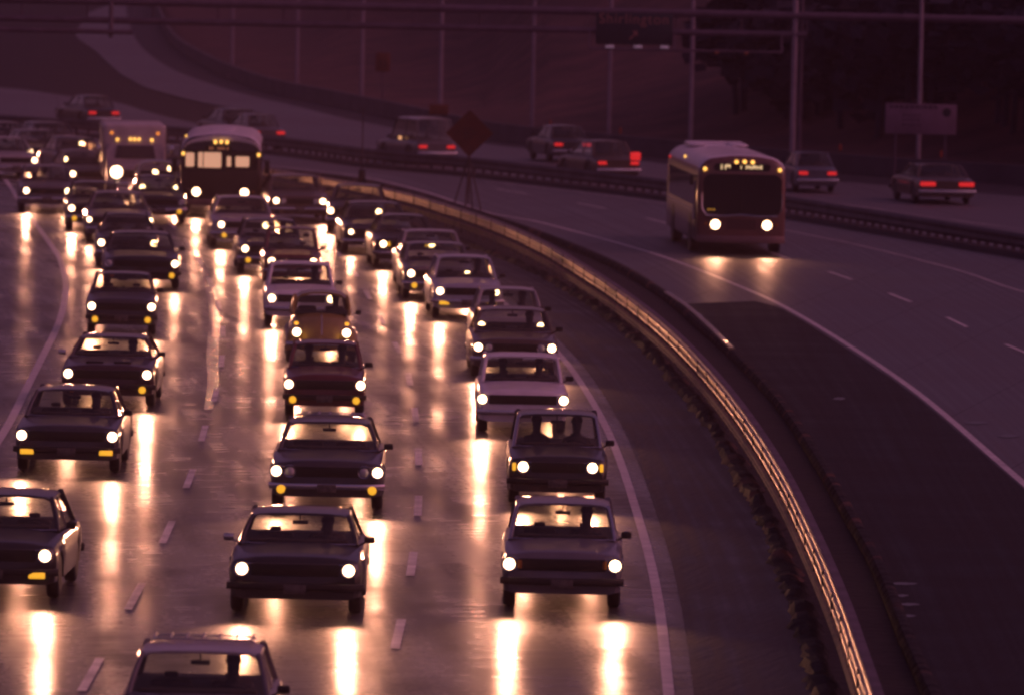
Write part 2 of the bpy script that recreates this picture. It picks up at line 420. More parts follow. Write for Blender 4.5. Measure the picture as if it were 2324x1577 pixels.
n_.links.new(rp_.outputs[0], n_.nodes['Principled BSDF'].inputs['Base Color'])
kp = resample(KERB, step=.45); rnd = random.Random(3)
bm = bmesh.new(); N = normals(kp); ringk = []
for p, n in zip(kp, N):
    hh = rnd.choice((.02,.05,.09,.13,.16))*rnd.uniform(.7,1.2); w0 = rnd.uniform(.12,.3); sh = rnd.uniform(-.05,.05)
    ringk.append([Vector((p.x+n.x*(o*w0/.2+sh), p.y+n.y*(o*w0/.2+sh), z*hh/.12 if z > 0 else z)) for o, z in ((-.2,-.05),(-.12,.07),(-.02,.12),(.1,.10),(.2,-.05))])
loft(bm, ringk)
tag(obj('kerb', bm, M_KERB), 'low ragged wet kerb along the right shoulder of the crowded road', 'kerb')
RK = resample(RKERB, step=2); PR = [(-.10,-.05),(-.08,.08),(-.02,.10),(.06,.09),(.12,.0),(.12,-.05)]
bm = bmesh.new(); sweep(bm, RK, PR)
kb = tag(obj('kerb', bm, M_KERB), 'low dark kerb behind the guardrail beside the bus road', 'kerb')
WE = resample(line_px([(1512,672),(1560,705),(1610,750),(1662,802)]), step=.7)
rw2 = random.Random(9)
bm = bmesh.new(); sweep(bm, WE, [(-.05,.08),(-.05,.135),(.05,.12),(.10,.03)])
for v in bm.verts: v.co.z += rw2.uniform(-.008,.008)
obj('glint_edge', bm, mat('glint_edge', (.10,.08,.07), .16, .7, bump=(1.5,.6,.03)), kb)  # shiny sloped strip added on the kerb for the bus headlight glint

def guardrail(P, name, label, post_step, zb, beam_m, post_m, rub=False, both=True, h=.31, postw=.06, poston=None):
    P = resample(P, step=1.6)
    t = thing(name, label, 'guardrail', (P[0].x, P[0].y, 0))
    off = -Vector((P[0].x, P[0].y, 0)); Q = [p+off for p in P]
    wp = [(0,0),(.03,.02),(.08,.05),(.08,.09),(.03,.13),(.03,.18),(.08,.22),(.08,.26),(.03,.29),(0,.31)]
    def prof(side, z0, k=1.0): 
        a = [(side*(.035+o*.6), z0+z*k) for o, z in wp]; b = [(side*(.027+o*.6), z0+z*k) for o, z in wp[::-1]]
        return a+b
    if rub:   # corrugated face towards the traffic, two round ridges with a recessed valley, and a flat cap behind
        pr = [(.02,zb)]
        for zc_ in (zb+.075, zb+h-.075):
            for k in range(9):
                a = -pi/2 + pi*k/8; pr.append((.035+.055*cos(a), zc_+.048*sin(a)))
        pr += [(.02,zb+h),(.0,zb+h),(.0,zb)]
        bm = bmesh.new(); sweep(bm, Q, pr); obj('beam', bm, beam_m, t, 50)
        bm = bmesh.new(); sweep(bm, Q, [(-.003,zb+h-.02),(-.003,zb+h+.012),(-.13,zb+h+.006),(-.13,zb+h-.05)]); obj('cap_rail', bm, mat('matte_cap', (.10,.075,.10), .7, noise=(1.2,.4)), t, 50)
    for sd in (() if rub else ((1,-1) if both else (1,))):
        bm = bmesh.new(); sweep(bm, Q, prof(sd, zb, h/.31)); obj('beam', bm, beam_m, t, 50)
    if rub:
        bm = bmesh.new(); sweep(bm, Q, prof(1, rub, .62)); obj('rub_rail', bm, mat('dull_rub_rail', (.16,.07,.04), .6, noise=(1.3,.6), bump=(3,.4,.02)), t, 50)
    if rub:
        sp_ = resample(Q, step=3.81); sm_ = None; dk = mat('dark_splice', (.03,.022,.02), .7)
        for i in range(1, min(len(sp_)-1, 70)):
            d = sp_[i+1]-sp_[i-1]; bmx = bmesh.new(); box(bmx, (0,0,zb+h/2), (.024,.10,h*1.02)) if sm_ is None else None
            if sm_ is None: sm_ = mesh_from(bmx, 'splice_plate', dk, 0)
            else: bmx.free()
            o = bpy.data.objects.new('splice_plate', sm_); C.objects.link(o); o.parent = t
            nn = Vector((d.y, -d.x, 0)).normalized(); o.location = sp_[i] + nn*.083; o.rotation_euler = (0,0,atan2(-nn.y,-nn.x))
    R_ = resample(Q, step=post_step)[:]
    def near(p): return (p-off).y
    idx = sorted(range(len(R_)), key=lambda i: near(R_[i]))
    pb = bmesh.new(); box(pb, (0,0,(zb+h)/2), (postw,postw,zb+h-.03)); box(pb, (0,0,zb+h/2), (.05,.10,h*.8))
    pm = mesh_from(pb, 'post', post_m, 0)
    for c, i in enumerate(idx[:96]):
        o = bpy.data.objects.new('post', pm); C.objects.link(o); o.parent = t; o.location = R_[i]
    if len(idx) > 96:
        rb = bmesh.new()
        for i in idx[96:]: box(rb, (R_[i].x, R_[i].y, (zb+h)/2), (postw,postw,zb+h-.02))
        o = obj('post', rb, post_m, t, 0); o['kind'] = 'stuff'
    return t
RAIL = line_px([(590,322),(700,352),(800,388),(900,430),(940,470),(1030,508),(1140,555),(1240,606),(1370,688),(1470,762),(1560,846),(1660,962),(1760,1116),(1840,1280),(1912,1460),(1958,1610)], 0, 0, 40)
RAIL = line_px([(-120,327),(0,341),(100,354),(200,368),(300,384),(400,399),(500,413),(590,426),(650,437),(719,450),(801,464),(870,478),(940,495),(1030,524),(1140,565),(1240,615),(1370,700),(1470,777),(1560,864),(1660,986),(1760,1145),(1840,1315),(1905,1480),(1950,1620)], 0, 0, 40)
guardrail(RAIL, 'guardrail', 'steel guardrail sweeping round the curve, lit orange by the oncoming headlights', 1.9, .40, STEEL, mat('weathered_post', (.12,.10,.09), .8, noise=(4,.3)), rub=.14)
M_DKST = mat('dull_dark_steel', (.10,.085,.10), .6, .5, noise=(1,.3))
guardrail([p for p in MED], 'guardrail', 'dull dark median guardrail on a row of pale short posts behind the right bus', .95, .24, M_DKST, mat('pale_post', (.14,.12,.14), .6, noise=(3,.2)), h=.40, postw=.12)
bm = bmesh.new(); sweep(bm, resample(MED, step=3), [(-.5,-.05),(-.42,.10),(.42,.10),(.5,-.05)])
kind(obj('median_strip', bm, M_DARKSH), 'structure')
bm = bmesh.new(); sweep(bm, resample(WALL, step=4), [(-.12,-.1),(-.08,.62),(-.1,.70),(.14,.70),(.16,-.1)])
tag(obj('low_wall', bm, mat('dark_concrete_wall', (.07,.06,.075), .75, noise=(.6,.3))), 'long low dark wall between the far road and the brown hillside', 'wall')

# ------------------------------------------------------------------ lamp poles
def lamp_pole(px, py, label, r=.095, H=12.5):
    b = pt(px, py, 0)
    t = thing('street_lamp', label, 'street lamp', b, 0, 'lamp poles along the far side of the road')
    bm = bmesh.new(); tube(bm, [(0,0,0),(0,0,H*.5),(0,0,H)], r, 10, r*.6); obj('pole', bm, POLEM, t)
    bm = bmesh.new(); box(bm, (0,0,.1), (.42,.42,.2)); tube(bm, [(0,0,.2),(0,0,.6)], r*1.5, 10, r*1.1); obj('base', bm, POLEM, t)
    bm = bmesh.new(); tube(bm, [(0,0,H-.1),(-.1,-.5,H+.45),(-.25,-1.6,H+.7),(-.35,-2.4,H+.72)], .05, 6); a = obj('arm', bm, POLEM, t)
    bm = bmesh.new(); bevbox(bm, (-.42,-2.75,H+.7), (.34,.8,.18), .06); obj('lamp_head', bm, POLEM, t)
    return t
for px, py, lb in ((526,178,'leftmost pale lamp pole, rising past the bend of the ramp'), (673,212,'second lamp pole from the left, above the ramp wall'),
                   (820,246,'pale lamp pole just left of the small square orange sign'), (998,284,'pale lamp pole behind the low orange board and light roofed van'),
                   (1207,319,'dim lamp pole between the diamond sign and the hanging road sign'), (1381,338,'dim lamp pole rising below the hanging road sign'),
                   (1566,358,'dim lamp pole behind the roof of the right bus'), (2083,400,'lamp pole in front of the pale notice board')):
    lamp_pole(px, py, lb)

# ------------------------------------------------------------------ sign gantry
GY = pt(1792, 392).y
def gp(px, py):   # point on the gantry's upright plane
    d = CAMROT @ Vector(((px-CXI)/FOC, (CYI-py)/FOC, -1)); t = GY/d.y; return Vector((d.x*t, GY, CAMH+d.z*t))
M_GAN = mat('gantry_steel', (.10,.07,.105), .6, 0, noise=(2,.25))
g0 = gp(1797, 390); gt = thing('sign_gantry', 'long steel sign gantry crossing the top of the picture over the far roads', 'gantry', (g0.x, GY, 0))
O = Vector((g0.x, GY, 0))
xl, xr = gp(-250,40).x, gp(2420,60).x
zt, zl = gp(1200,24).z, gp(1200,67).z
for nm, z, r, x1 in (('upper_chord', zt, .14, xr), ('lower_chord', zl, .11, gp(1832,75).x)):
    for dy in (0, 1.1):
        bm = bmesh.new(); tube(bm, [(xl-O.x, dy, z), (x1-O.x, dy, z)], r, 8); obj(nm, bm, M_GAN, gt)
n = 15
for i in range(n):
    xx = xl + (gp(1832,75).x-xl)*i/(n-1)
    bm = bmesh.new(); tube(bm, [(xx-O.x, .55, zl), (xx-O.x, .55, zt)], .035, 6); obj('truss_strut', bm, M_GAN, gt)
for dx, dy, rr in ((0,0,.11), (.28,1.1,.08)):
    bm = bmesh.new(); tube(bm, [(dx,dy,0),(dx,dy,zt+1.6)], rr, 10); obj('gantry_post', bm, POLEM if dx == 0 else M_GAN, gt)
bm = bmesh.new(); tube(bm, [(xl+.5-O.x,.5,0),(xl+.5-O.x,.5,zt+.5)], .12, 10); obj('gantry_post', bm, M_GAN, gt)
bm = bmesh.new(); zc = gp(1500,113).z
tube(bm, [(gp(1335,112).x-O.x, -.9, zc), (gp(1775,117).x-O.x, -.9, zc)], .05, 6)
for px in (1337, 1530, 1773): tube(bm, [(gp(px,112).x-O.x, -.9, zc), (gp(px,112).x-O.x, -.1, zl)], .03, 6)
obj('walkway_rail', bm, M_GAN, gt)
bm = bmesh.new(); z2 = gp(150,70).z
tube(bm, [(xl-O.x, -.6, z2), (gp(303,70).x-O.x, -.6, z2)], .10, 6); tube(bm, [(gp(253,70).x-O.x, -.5, z2-.2), (gp(253,20).x-O.x, -.3, zt)], .09, 6)
obj('walkway_rail', bm, M_GAN, gt)
for px, py in ((1383,107),(1447,107),(1507,108)):
    q = gp(px,py); bm = bmesh.new(); bevbox(bm, (q.x-O.x, -.95, q.z+.02), (.32,.2,.09), .03)
    obj('sign_lamp', bm, mat('pale_lamp_housing', (.75,.70,.8), .4, emit=(.75,.5,.7), es=.09), gt)
for px in (1625,1692,1838):
    q = gp(px, 122); bm = bmesh.new(); bevbox(bm, (q.x-O.x, -.95, zc-.06), (.14,.14,.1), .03)
    if px < 1800: obj('sign_lamp', bm, mat('dull_orange_lamp', (.4,.13,.05), .4), gt)
    else: bm.free()

def text_mesh(txt, size, m, parent, loc, name='lettering', rot=(pi/2,0,0), ext=.004):
    cu = bpy.data.curves.new('t', 'FONT'); cu.body = txt; cu.size = size; cu.extrude = ext; cu.align_x = 'CENTER'; cu.align_y = 'CENTER'; cu.space_character = 1.12
    o = bpy.data.objects.new('t', cu); C.objects.link(o)
    dg = bpy.context.evaluated_depsgraph_get(); me = bpy.data.meshes.new_from_object(o.evaluated_get(dg))
    bpy.data.objects.remove(o); me.materials.clear(); me.materials.append(m)
    q = bpy.data.objects.new(name, me); C.objects.link(q); q.parent = parent; q.location = loc; q.rotation_euler = rot; return q
a, b = gp(1353,36), gp(1526,97)
sg = thing('road_sign', 'dark overhead road sign reading Shirlington above an arrow, hung on the gantry', 'road sign', ((a.x+b.x)/2, GY-.2, (a.z+b.z)/2))
sw, sh = b.x-a.x, a.z-b.z
bm = bmesh.new(); bevbox(bm, (0,0,0), (sw,.06,sh+.22), .02); obj('panel', bm, mat('sign_dark_green', (.008,.018,.032), .5, noise=(3,.2)), sg)
M_LET = mat('sign_lettering', (.34,.15,.13), .6)
text_mesh('Shirlington', .53, M_LET, sg, (-.02,-.04,.36))
bm = bmesh.new()
rot = Matrix.Rotation(R(-45), 3, 'Y')
box(bm, (-.05,-.042,-.26), (.055,.01,.34), Matrix.Rotation(R(45),3,'Y'))
P3 = [(-.06,-.05),(.12,-.05),(.12,-.24)]
for q in ([(0.12,-.07),(-.08,-.07),(.12,-.27)],):
    loft(bm, [[Vector((x,-.047,z)) for x, z in q], [Vector((x,-.037,z)) for x, z in q]])
obj('arrow', bm, M_LET, sg, 0)

# other signs on the far side
def post_sign(name, label, px0, py0, px1, py1, basey, m, cat='sign', posts=(0,), marks=None, grp=None, th=.05):
    b = pt((px0+px1)/2, basey, 0); d = b.y
    def pl(px, py):
        v = CAMROT @ Vector(((px-CXI)/FOC, (CYI-py)/FOC, -1)); t = d/v.y; return Vector((v.x*t, d, CAMH+v.z*t))
    a, c = pl(px0,py0), pl(px1,py1); cx = (a.x+c.x)/2
    t = thing(name, label, cat, (cx, d, 0), 0, grp); w, h = c.x-a.x, a.z-c.z; zc = (a.z+c.z)/2
    bm = bmesh.new(); bevbox(bm, (0,0,zc), (w,th,h), .02); obj('panel', bm, m, t)
    for i in posts:
        bm = bmesh.new(); tube(bm, [(i*w, .06, 0), (i*w, .06, a.z-.05)], .045, 6); obj('post', bm, M_GAN, t)
    return t, w, h, zc
M_OR = mat('dull_orange_board', (.16,.045,.02), .6, noise=(5,.25))
M_OR2 = mat('faded_orange_lettering', (.07,.025,.02), .6)
t, w, h, zc = post_sign('warning_sign', 'small square dull orange sign on a post before the brown hillside', 853,120,885,163, 262, M_OR)
for k in (-.18, 0.0):
    bm = bmesh.new()
    for s_ in (-1, 1): box(bm, (s_*w*.17, -.03, zc+k*1.0), (w*.16,.01,h*.18))
    obj('lettering', bm, M_OR2, t, 0)
post_sign('warning_sign', 'wide low dull orange board at the foot of a lamp pole above the van', 974,237,1017,262, 296, mat('dull_orange_board_2', (.2,.06,.02), .6, noise=(5,.25)), posts=(-.3,.3))
M_BRD = mat('pale_notice_board', (.20,.12,.18), .6, noise=(1.5,.2))
t, w, h, zc = post_sign('notice_board', 'large pale notice board with a dark round emblem on two posts at far right', 2010,235,2170,307, 408, M_BRD, posts=(-.35,.35))
M_MK = mat('faint_print', (.06,.035,.06), .6)
bm = bmesh.new(); lathe_y(bm, [(.16,-.035),(.16,-.028)], 18, (w*.36,0,zc+h*.24)); obj('emblem', bm, mat('emblem_dark', (.02,.02,.03), .6), t)
rr = random.Random(5); bm = bmesh.new()
x = -w*.44
while x < w*.22:
    ww = rr.uniform(.06,.16); box(bm, (x+ww/2, -.03, zc+h*.40), (ww,.01,h*.10)); x += ww+.05
obj('lettering', bm, M_MK, t, 0)
bm = bmesh.new()
for row in (.12,-.02,-.2):
    x = -w*.26
    while x < -w*.02:
        ww = rr.uniform(.05,.12); box(bm, (x+ww/2, -.03, zc+h*row), (ww,.01,h*.06)); x += ww+.06
obj('lettering', bm, M_MK, t, 0)

# diamond warning sign on its stand
b = pt(1062, 478, 0); dsc = 19367/b.y
t = thing('diamond_sign', 'dark orange diamond warning sign on a splayed stand behind the guardrail', 'sign', b)
zc = (478-303)/dsc; hw = 54/dsc
bm = bmesh.new(); q = [(0,zc-hw),(hw,zc),(0,zc+hw),(-hw,zc)]
loft(bm, [[Vector((x,-.03,z)) for x, z in q], [Vector((x,0,z)) for x, z in q]]); obj('panel', bm, mat('diamond_orange', (.085,.016,.006), .6, noise=(4,.25)), t, 0)
bm = bmesh.new()
for z, ws in ((.14,(.12,.14)), (0,(.2,.12)), (-.14,(.14,.1))):
    x = -.2
    for w_ in ws: box(bm, (x+w_/2,-.036,zc+z), (w_,.008,.08)); x += w_+.06
obj('lettering', bm, mat('diamond_print', (.05,.015,.015), .7), t, 0)
M_STD = mat('dark_stand', (.05,.035,.04), .6)
for i, (dx, dy) in enumerate(((-.5,.0),(.42,-.25),(.14,.5),(-.1,-.3))):
    bm = bmesh.new(); tube(bm, [(dx,dy,0),(.0,.03,zc-hw-.25+.3*(i<2))], .028, 6); obj('leg', bm, M_STD, t)
bm = bmesh.new(); tube(bm, [(0,.03,.2),(0,.03,zc+hw*.6)], .035, 6); obj('post', bm, M_STD, t)

# thin post with a dark base, left of centre
b = pt(821, 414, 0)
t = thing('marker_post', 'thin dark post with a thick black base beyond the dark sedans', 'post', b)
bm = bmesh.new(); tube(bm, [(0,0,.3),(0,0,2.6)], .025, 6); obj('rod', bm, M_STD, t)
bm = bmesh.new(); bevbox(bm, (0,0,.22), (.24,.24,.44), .04); obj('base', bm, BLACK, t)
for px, py, lb in ((1248,328,'tiny orange roadside delineator left of the two receding cars'), (1407,346,'tiny orange delineator above the roof of the brown receding car'),
                   (1906,386,'tiny orange delineator right of the receding blue sedan'), (2135,402,'tiny orange delineator above the wide receding sedan')):
    b = pt(px, py, 0); t = thing('delineator', lb, 'delineator', b, 0, 'orange delineators along the far wall')
    bm = bmesh.new(); tube(bm, [(0,0,0),(0,0,.95)], .02, 6); obj('stake', bm, M_STD, t)
    bm = bmesh.new(); bevbox(bm, (0,-.03,.85), (.09,.03,.24), .01); obj('reflector', bm, mat('orange_reflector', (.5,.08,.02), .4), t)

# dark wood on the hill
rw = random.Random(11); bm = bmesh.new()
def leafclump(c, rad, n):
    for _ in range(n):
        a, u = rw.uniform(0, 2*pi), rw.uniform(-1, 1); q = sqrt(1-u*u); r = rad*rw.uniform(.45, 1)
        p = Vector(c) + Vector((cos(a)*q*r, sin(a)*q*r*.8, u*r*.9)); s = rw.uniform(.22,.5)
        rot = Matrix.Rotation(rw.uniform(0,pi), 3, 'X') @ Matrix.Rotation(rw.uniform(0,pi), 3, 'Z')
        bm.faces.new([bm.verts.new(p + rot @ Vector(v)*s) for v in ((-1,-.6,0),(1,-.5,.1),(.9,.7,0),(-.8,.6,.2))])
for i in range(190):
    x = rw.uniform(9, 62); d = rw.uniform(17, 50); y = Yb(x) + d
    if x < 12: y = Yb(x)+rw.uniform(24,50)
    z = hillz(x, y); hgt = rw.uniform(4, 8)
    tube(bm, [(x,y,z-.3),(x+rw.uniform(-.3,.3),y,z+hgt*.6)], .16, 5, .07)
    for k in range(6): leafclump((x+rw.uniform(-1.6,1.6), y+rw.uniform(-1.5,1.5), z+hgt*rw.uniform(.25,1)), rw.uniform(1.0,1.9), 45)
kind(tag(obj('woodland', bm, mat('dark_foliage', (.024,.024,.045), .9, noise=(.8,.5)), smooth=0), 'dark wood of bare and leafy trees massed on the hill at upper right', 'woods'), 'stuff')
# ------------------------------------------------------------------ vehicles
CACHE = {}
def cached(key, fn):
    if key not in CACHE: CACHE[key] = fn()
    return CACHE[key]
def tyre_mesh():
    bm = bmesh.new(); lathe_y(bm, [(.19,-.085),(.27,-.09),(.305,-.07),(.315,-.03),(.315,.03),(.305,.07),(.27,.09),(.19,.085)], 24); return mesh_from(bm, 'tyre', RUBBER)
def rim_mesh():
    bm = bmesh.new(); lathe_y(bm, [(.195,-.07),(.195,-.082),(.17,-.075),(.12,-.05),(.06,-.06),(.03,-.075),(.001,-.077)], 20); return mesh_from(bm, 'rim', CHROME)
def lens_mesh(m, r=.09):
    bm = bmesh.new(); lathe_y(bm, [(r,0),(r*.98,-.012),(r*.7,-.03),(r*.35,-.038),(.001,-.04)], 20); return mesh_from(bm, 'headlight', m)
def bezel_mesh(r=.09):
    bm = bmesh.new()
    n = 20; rings = [[Vector((cos(2*pi*k/n)*a, y, sin(2*pi*k/n)*a)) for k in range(n)] for a, y in ((r,.02),(r+.004,-.012),(r+.022,-.02),(r+.032,.0),(r+.03,.02))]
    loft(bm, rings, cap=False); return mesh_from(bm, 'bezel', CHROME)
def put(name, me, parent, loc, rot=None):
    o = bpy.data.objects.new(name, me); C.objects.link(o); o.parent = parent; o.location = loc
    if rot: o.rotation_euler = rot
    return o
BEAM = {}
HEADP = 255.0
BR = random.Random(17)
def beam(parent, power=1.0):
    k = round(power*BR.uniform(.65, 1.25), 1) or .1
    if k not in BEAM:
        l = bpy.data.lights.new('headlight_beam', 'SPOT'); l.energy = HEADP*power; l.color = (1,.40,.225)
        l.spot_size = R(52); l.spot_blend = 1.0; l.shadow_soft_size = .09; BEAM[k] = l
    o = bpy.data.objects.new('headlight_beam', BEAM[k]); C.objects.link(o); o.parent = parent
    o.location = (0,-.07,0); o.rotation_euler = (-R(90-BR.uniform(1.2,3.6)),0,R(BR.uniform(-2,2))); return o
def headlight(root, x, y, z, on=True, r=.09, power=1.0, bez=True):
    h = put('headlight', cached(('lens', on, r), lambda: lens_mesh(LAMP_ON if on else LAMP_DIM, r)), root, (x, y, z))
    if bez: put('bezel', cached(('bez', r), lambda: bezel_mesh(r)), h, (0,.004,0))
    if on: beam(h, power)
    return h
def wheel(root, x, y, side, s=1.0):
    w = put('wheel', cached('tyre', tyre_mesh), root, (x, y, .315*s), (0,0, pi/2 if side > 0 else -pi/2)); w.scale = (s,s,s)
    put('rim', cached('rim', rim_mesh), w, (0,0,0)); return w

def car(name, label, front, rz, W=1.8, L=4.7, H=1.38, hood=.78, cowl=.90, hl=1.4, hz=.65, paintm=None, lights=(1,1), amber=None,
        amb_on=(1,1), away=False, group='cars in the oncoming queue', roofw=None, mirrors=(1,), tail='bar', grille=True, bump=CHROME,
        power=1.0, roofm=None, scoops=False, rack=False, lip=True, chromep=False, tails=(1,1), wagon=False, quad=False, lensr=.08, hoodc=.03):
    """front faces -y; front = ground point under the front bumper (or the rear one when driving away)"""
    yaw = rz + (pi if away else 0)
    fdir = Vector((sin(rz), -cos(rz), 0))
    ctr = Vector((front.x, front.y, 0)) - fdir*(L/2)
    t = thing(name, label, 'car', ctr, yaw, group)
    hw = W/2; roofw = roofw or W*.72; rwd = roofw/2
    yF = -L/2; yc = yF + L*.29; yw = yc + .62; yr = L/2 - (L*.26 if not wagon else .45); yb_ = L/2 - (L*.13 if not wagon else .12)
    ztk = cowl - .03
    wf, wr_ = yF + L*.175, L/2 - L*.21
    def wid(y):
        a = abs(y)/(L/2); return hw*(1-.05*a**4 - .07*max(0, (a-.95)/.05)**2)
    def top(y):
        if y < yc:
            u = (y-yF)/(yc-yF); return hood + (cowl-hood)*u**.8 - .10*max(0, 1-u*12)**2
        if y < yb_: return cowl
        u = (y-yb_)/(L/2-yb_); return cowl + (ztk-.06-cowl)*u - .08*max(0, u-.8)*5*max(0,u-.8)
    def bot(y):
        b = .24
        for c in (wf, wr_):
            d = abs(y-c)
            if d < .37: b = max(b, min(.315+sqrt(.37**2-d*d)*.95, .64))
        return b
    ys = sorted(set([yF, yF+.03, yF+.08, yc, yb_, L/2-.03, L/2] + [yF+.1+i*(L-.2)/44 for i in range(45)]))
    bm = bmesh.new(); rings = []
    for y in ys:
        w, z, b = wid(y), top(y), bot(y); m_ = b + (z-b)*.5
        crown = hoodc if y < yc else .0
        half = [(0,b),(w*.86,b),(w*.97,b+.03),(w,m_),(w*.985,z-.13),(w*.95,z-.05),(w*.88,z-.02),(w*.80,z-.012),(w*.6,z+crown*.6),(w*.3,z+crown),(0,z+crown)]
        ring = [Vector((x,y,zz)) for x, zz in half] + [Vector((-x,y,zz)) for x, zz in half[-2:0:-1]]
        rings.append(ring)
    loft(bm, rings); obj('body', bm, paintm, t, 32)
    # roof and pillars
    roof = bmesh.new(); rings = []
    for i in range(9):
        u = i/8; y = yw-.04 + (yr-yw+.08)*u; zz = H - .022*(2*u-1)**2 - .012
        k = 1-.06*(2*u-1)**4; half = [(0,zz+.012),(rwd*k*.6,zz+.006),(rwd*k*.88,zz-.014),(rwd*k*.98,zz-.038),(rwd*k,zz-.065),(rwd*k*.94,zz-.065),(rwd*k*.85,zz-.032),(0,zz-.018)]
        rings.append([Vector((x,y,z_)) for x, z_ in half] + [Vector((-x,y,z_)) for x, z_ in half[-2:0:-1]])
    loft(roof, rings); obj('roof', roof, roofm or paintm, t, 40)
    bw = wid(yc)*.86; rwt = rwd*.95; zr = H-.062
    for s_ in (-1, 1):
        pil = bmesh.new(); tube(pil, [(s_*bw, yc, cowl-.02), (s_*(bw*.55+rwt*.45), yc+(yw-yc)*.5, cowl+(zr-cowl)*.52), (s_*rwt, yw, zr)], .035, 6); obj('pillar', pil, CHROME if chromep else paintm, t)
        pil = bmesh.new(); tube(pil, [(s_*bw*.99, yb_-.12, cowl-.02), (s_*rwt, yr, zr)], .05 if not wagon else .035, 6); obj('pillar', pil, paintm, t)
        pil = bmesh.new(); tube(pil, [(s_*bw, (yc+yb_)/2, cowl-.02), (s_*rwt, (yw+yr)/2, zr)], .025, 6); obj('pillar', pil, paintm, t)
    def pane(nm, q, bulge):
        b_ = bmesh.new(); n = 8; g = []
        for j in range(4):
            v = j/3; row = []
            for i in range(n+1):
                u = i/n; p = (Vector(q[0]).lerp(Vector(q[1]), u)).lerp(Vector(q[3]).lerp(Vector(q[2]), u), v)
                row.append(b_.verts.new(p + Vector(bulge)*(1-(2*u-1)**2)))
            g.append(row)
        for a, c in zip(g, g[1:]):
            for i in range(n): b_.faces.new((a[i], a[i+1], c[i+1], c[i]))
        obj(nm, b_, GLASS, t, 180)
    pane('windshield', [(-bw+.03,yc,cowl),(bw-.03,yc,cowl),(rwt-.03,yw,zr+.03),(-rwt+.03,yw,zr+.03)], (0,-.07,0))
    pane('rear_window', [(-bw+.03,yb_-.12,cowl),(bw-.03,yb_-.12,cowl),(rwt-.03,yr,zr+.03),(-rwt+.03,yr,zr+.03)], (0,.06,0))
    for s_ in (-1, 1):
        pane('side_window', [(s_*bw,yc+.04,cowl),(s_*bw,yb_-.16,cowl),(s_*rwt,yr-.04,zr),(s_*rwt,yw+.04,zr)], (0,0,0))
    # inside
    b_ = bmesh.new(); box(b_, (0,(yc+yb_)/2-.05,cowl+.004), (bw*1.92,yb_-yc-.2,.010)); bevbox(b_, (0,yc+.12,cowl+.03), (bw*1.7,.22,.07), .025); obj('dashboard', b_, INTER, t)
    b_ = bmesh.new()
    for s_ in (-1, 1):
        bevbox(b_, (s_*W*.19, yw+.55, cowl-.02), (W*.27,.14,.20), .05)
        if H-cowl > .3 and not quad: bevbox(b_, (s_*W*.19, yw+.6, cowl+.13), (.17,.07,.07), .03)
    obj('front_seats', b_, SEAT, t)
    b_ = bmesh.new(); bevbox(b_, (0, yr-.08, cowl-.03), (W*.66,.16,.12), .05); obj('rear_seat', b_, SEAT, t)
    b_ = bmesh.new(); bevbox(b_, (0, yw+.06, H-.16), (.22,.03,.055), .012); tube(b_, [(0,yw+.05,H-.15),(0,yw+.02,H-.06)], .01, 5); obj('rear_view_mirror', b_, BLACK, t)
    b_ = bmesh.new(); n = 18
    c0 = Vector((W*.19, yc+.38, cowl+.05)); ax = Vector((0,.35,.94)).normalized(); u_ = Vector((1,0,0)); v_ = ax.cross(u_)
    tube(b_, [c0+u_*cos(2*pi*k/n)*.17+v_*sin(2*pi*k/n)*.17 for k in range(n+1)], .012, 5); obj('steering_wheel', b_, BLACK, t)
    # front
    if grille:
        gw = hl/2 - lensr - .05; b_ = bmesh.new()
        bevbox(b_, (0, yF+.002, hz), (gw*2, .05, .17), .012)
        for k in range(5): box(b_, (0, yF-.026, hz-.065+k*.0325), (gw*1.94,.012,.006))
        obj('grille', b_, BLACK, t)
    bz = hz-.24
    b_ = bmesh.new(); rings = []; nb = 15
    for i in range(nb):
        u = -1+2*i/(nb-1); x = u*hw*1.0; yy = yF-.10+.16*abs(u)**5
        rings.append([Vector((x,yy-.04,bz-.04)),Vector((x,yy-.055,bz)),Vector((x,yy-.04,bz+.05)),Vector((x,yy+.03,bz+.055)),Vector((x,yy+.04,bz-.05))])
    loft(b_, rings); obj('bumper', b_, bump, t, 50)
    b_ = bmesh.new(); bevbox(b_, (0,-yF+.06,bz+.02), (W*.98,.12,.13), .03); obj('bumper', b_, bump, t, 50)
    b_ = bmesh.new(); bevbox(b_, (.0, yF-.165 if bump is CHROME else yF-.16, bz-.02), (.31,.01,.13), .004); obj('licence_plate', b_, mat('plate', (.10,.09,.08), .5, noise=(14,.5)), t)
    for s_, on in zip((-1, 1), lights):
        headlight(t, s_*hl/2, yF-.015, hz, bool(on), lensr, power if on == 1 else on)
        if quad: headlight(t, s_*(hl/2-.22), yF-.012, hz, False, .075)
    if amber:
        for s_, on in zip((-1, 1), amb_on):
            b_ = bmesh.new()
            if amber == 'under': lathe_y(b_, [(.07,0),(.07,-.02),(.04,-.032),(.001,-.034)], 14); lc = (s_*(hl/2-.08), yF-.12, hz-.285)
            elif amber == 'bar': bevbox(b_, (0,0,0), (.23,.04,.085), .012); lc = (s_*(hl/2-.10), yF-.12, hz-.27)
            elif amber == 'outer': bevbox(b_, (0,0,0), (.06,.05,.13), .015); lc = (s_*(hl/2+.15), yF+.0, hz)
            else: bevbox(b_, (0,0,0), (.06,.04,.12), .015); lc = (s_*(hl/2-.15), yF-.02, hz)
            obj('turn_signal', b_, AMBER_ON if on else AMBER_OFF, t, loc=lc)
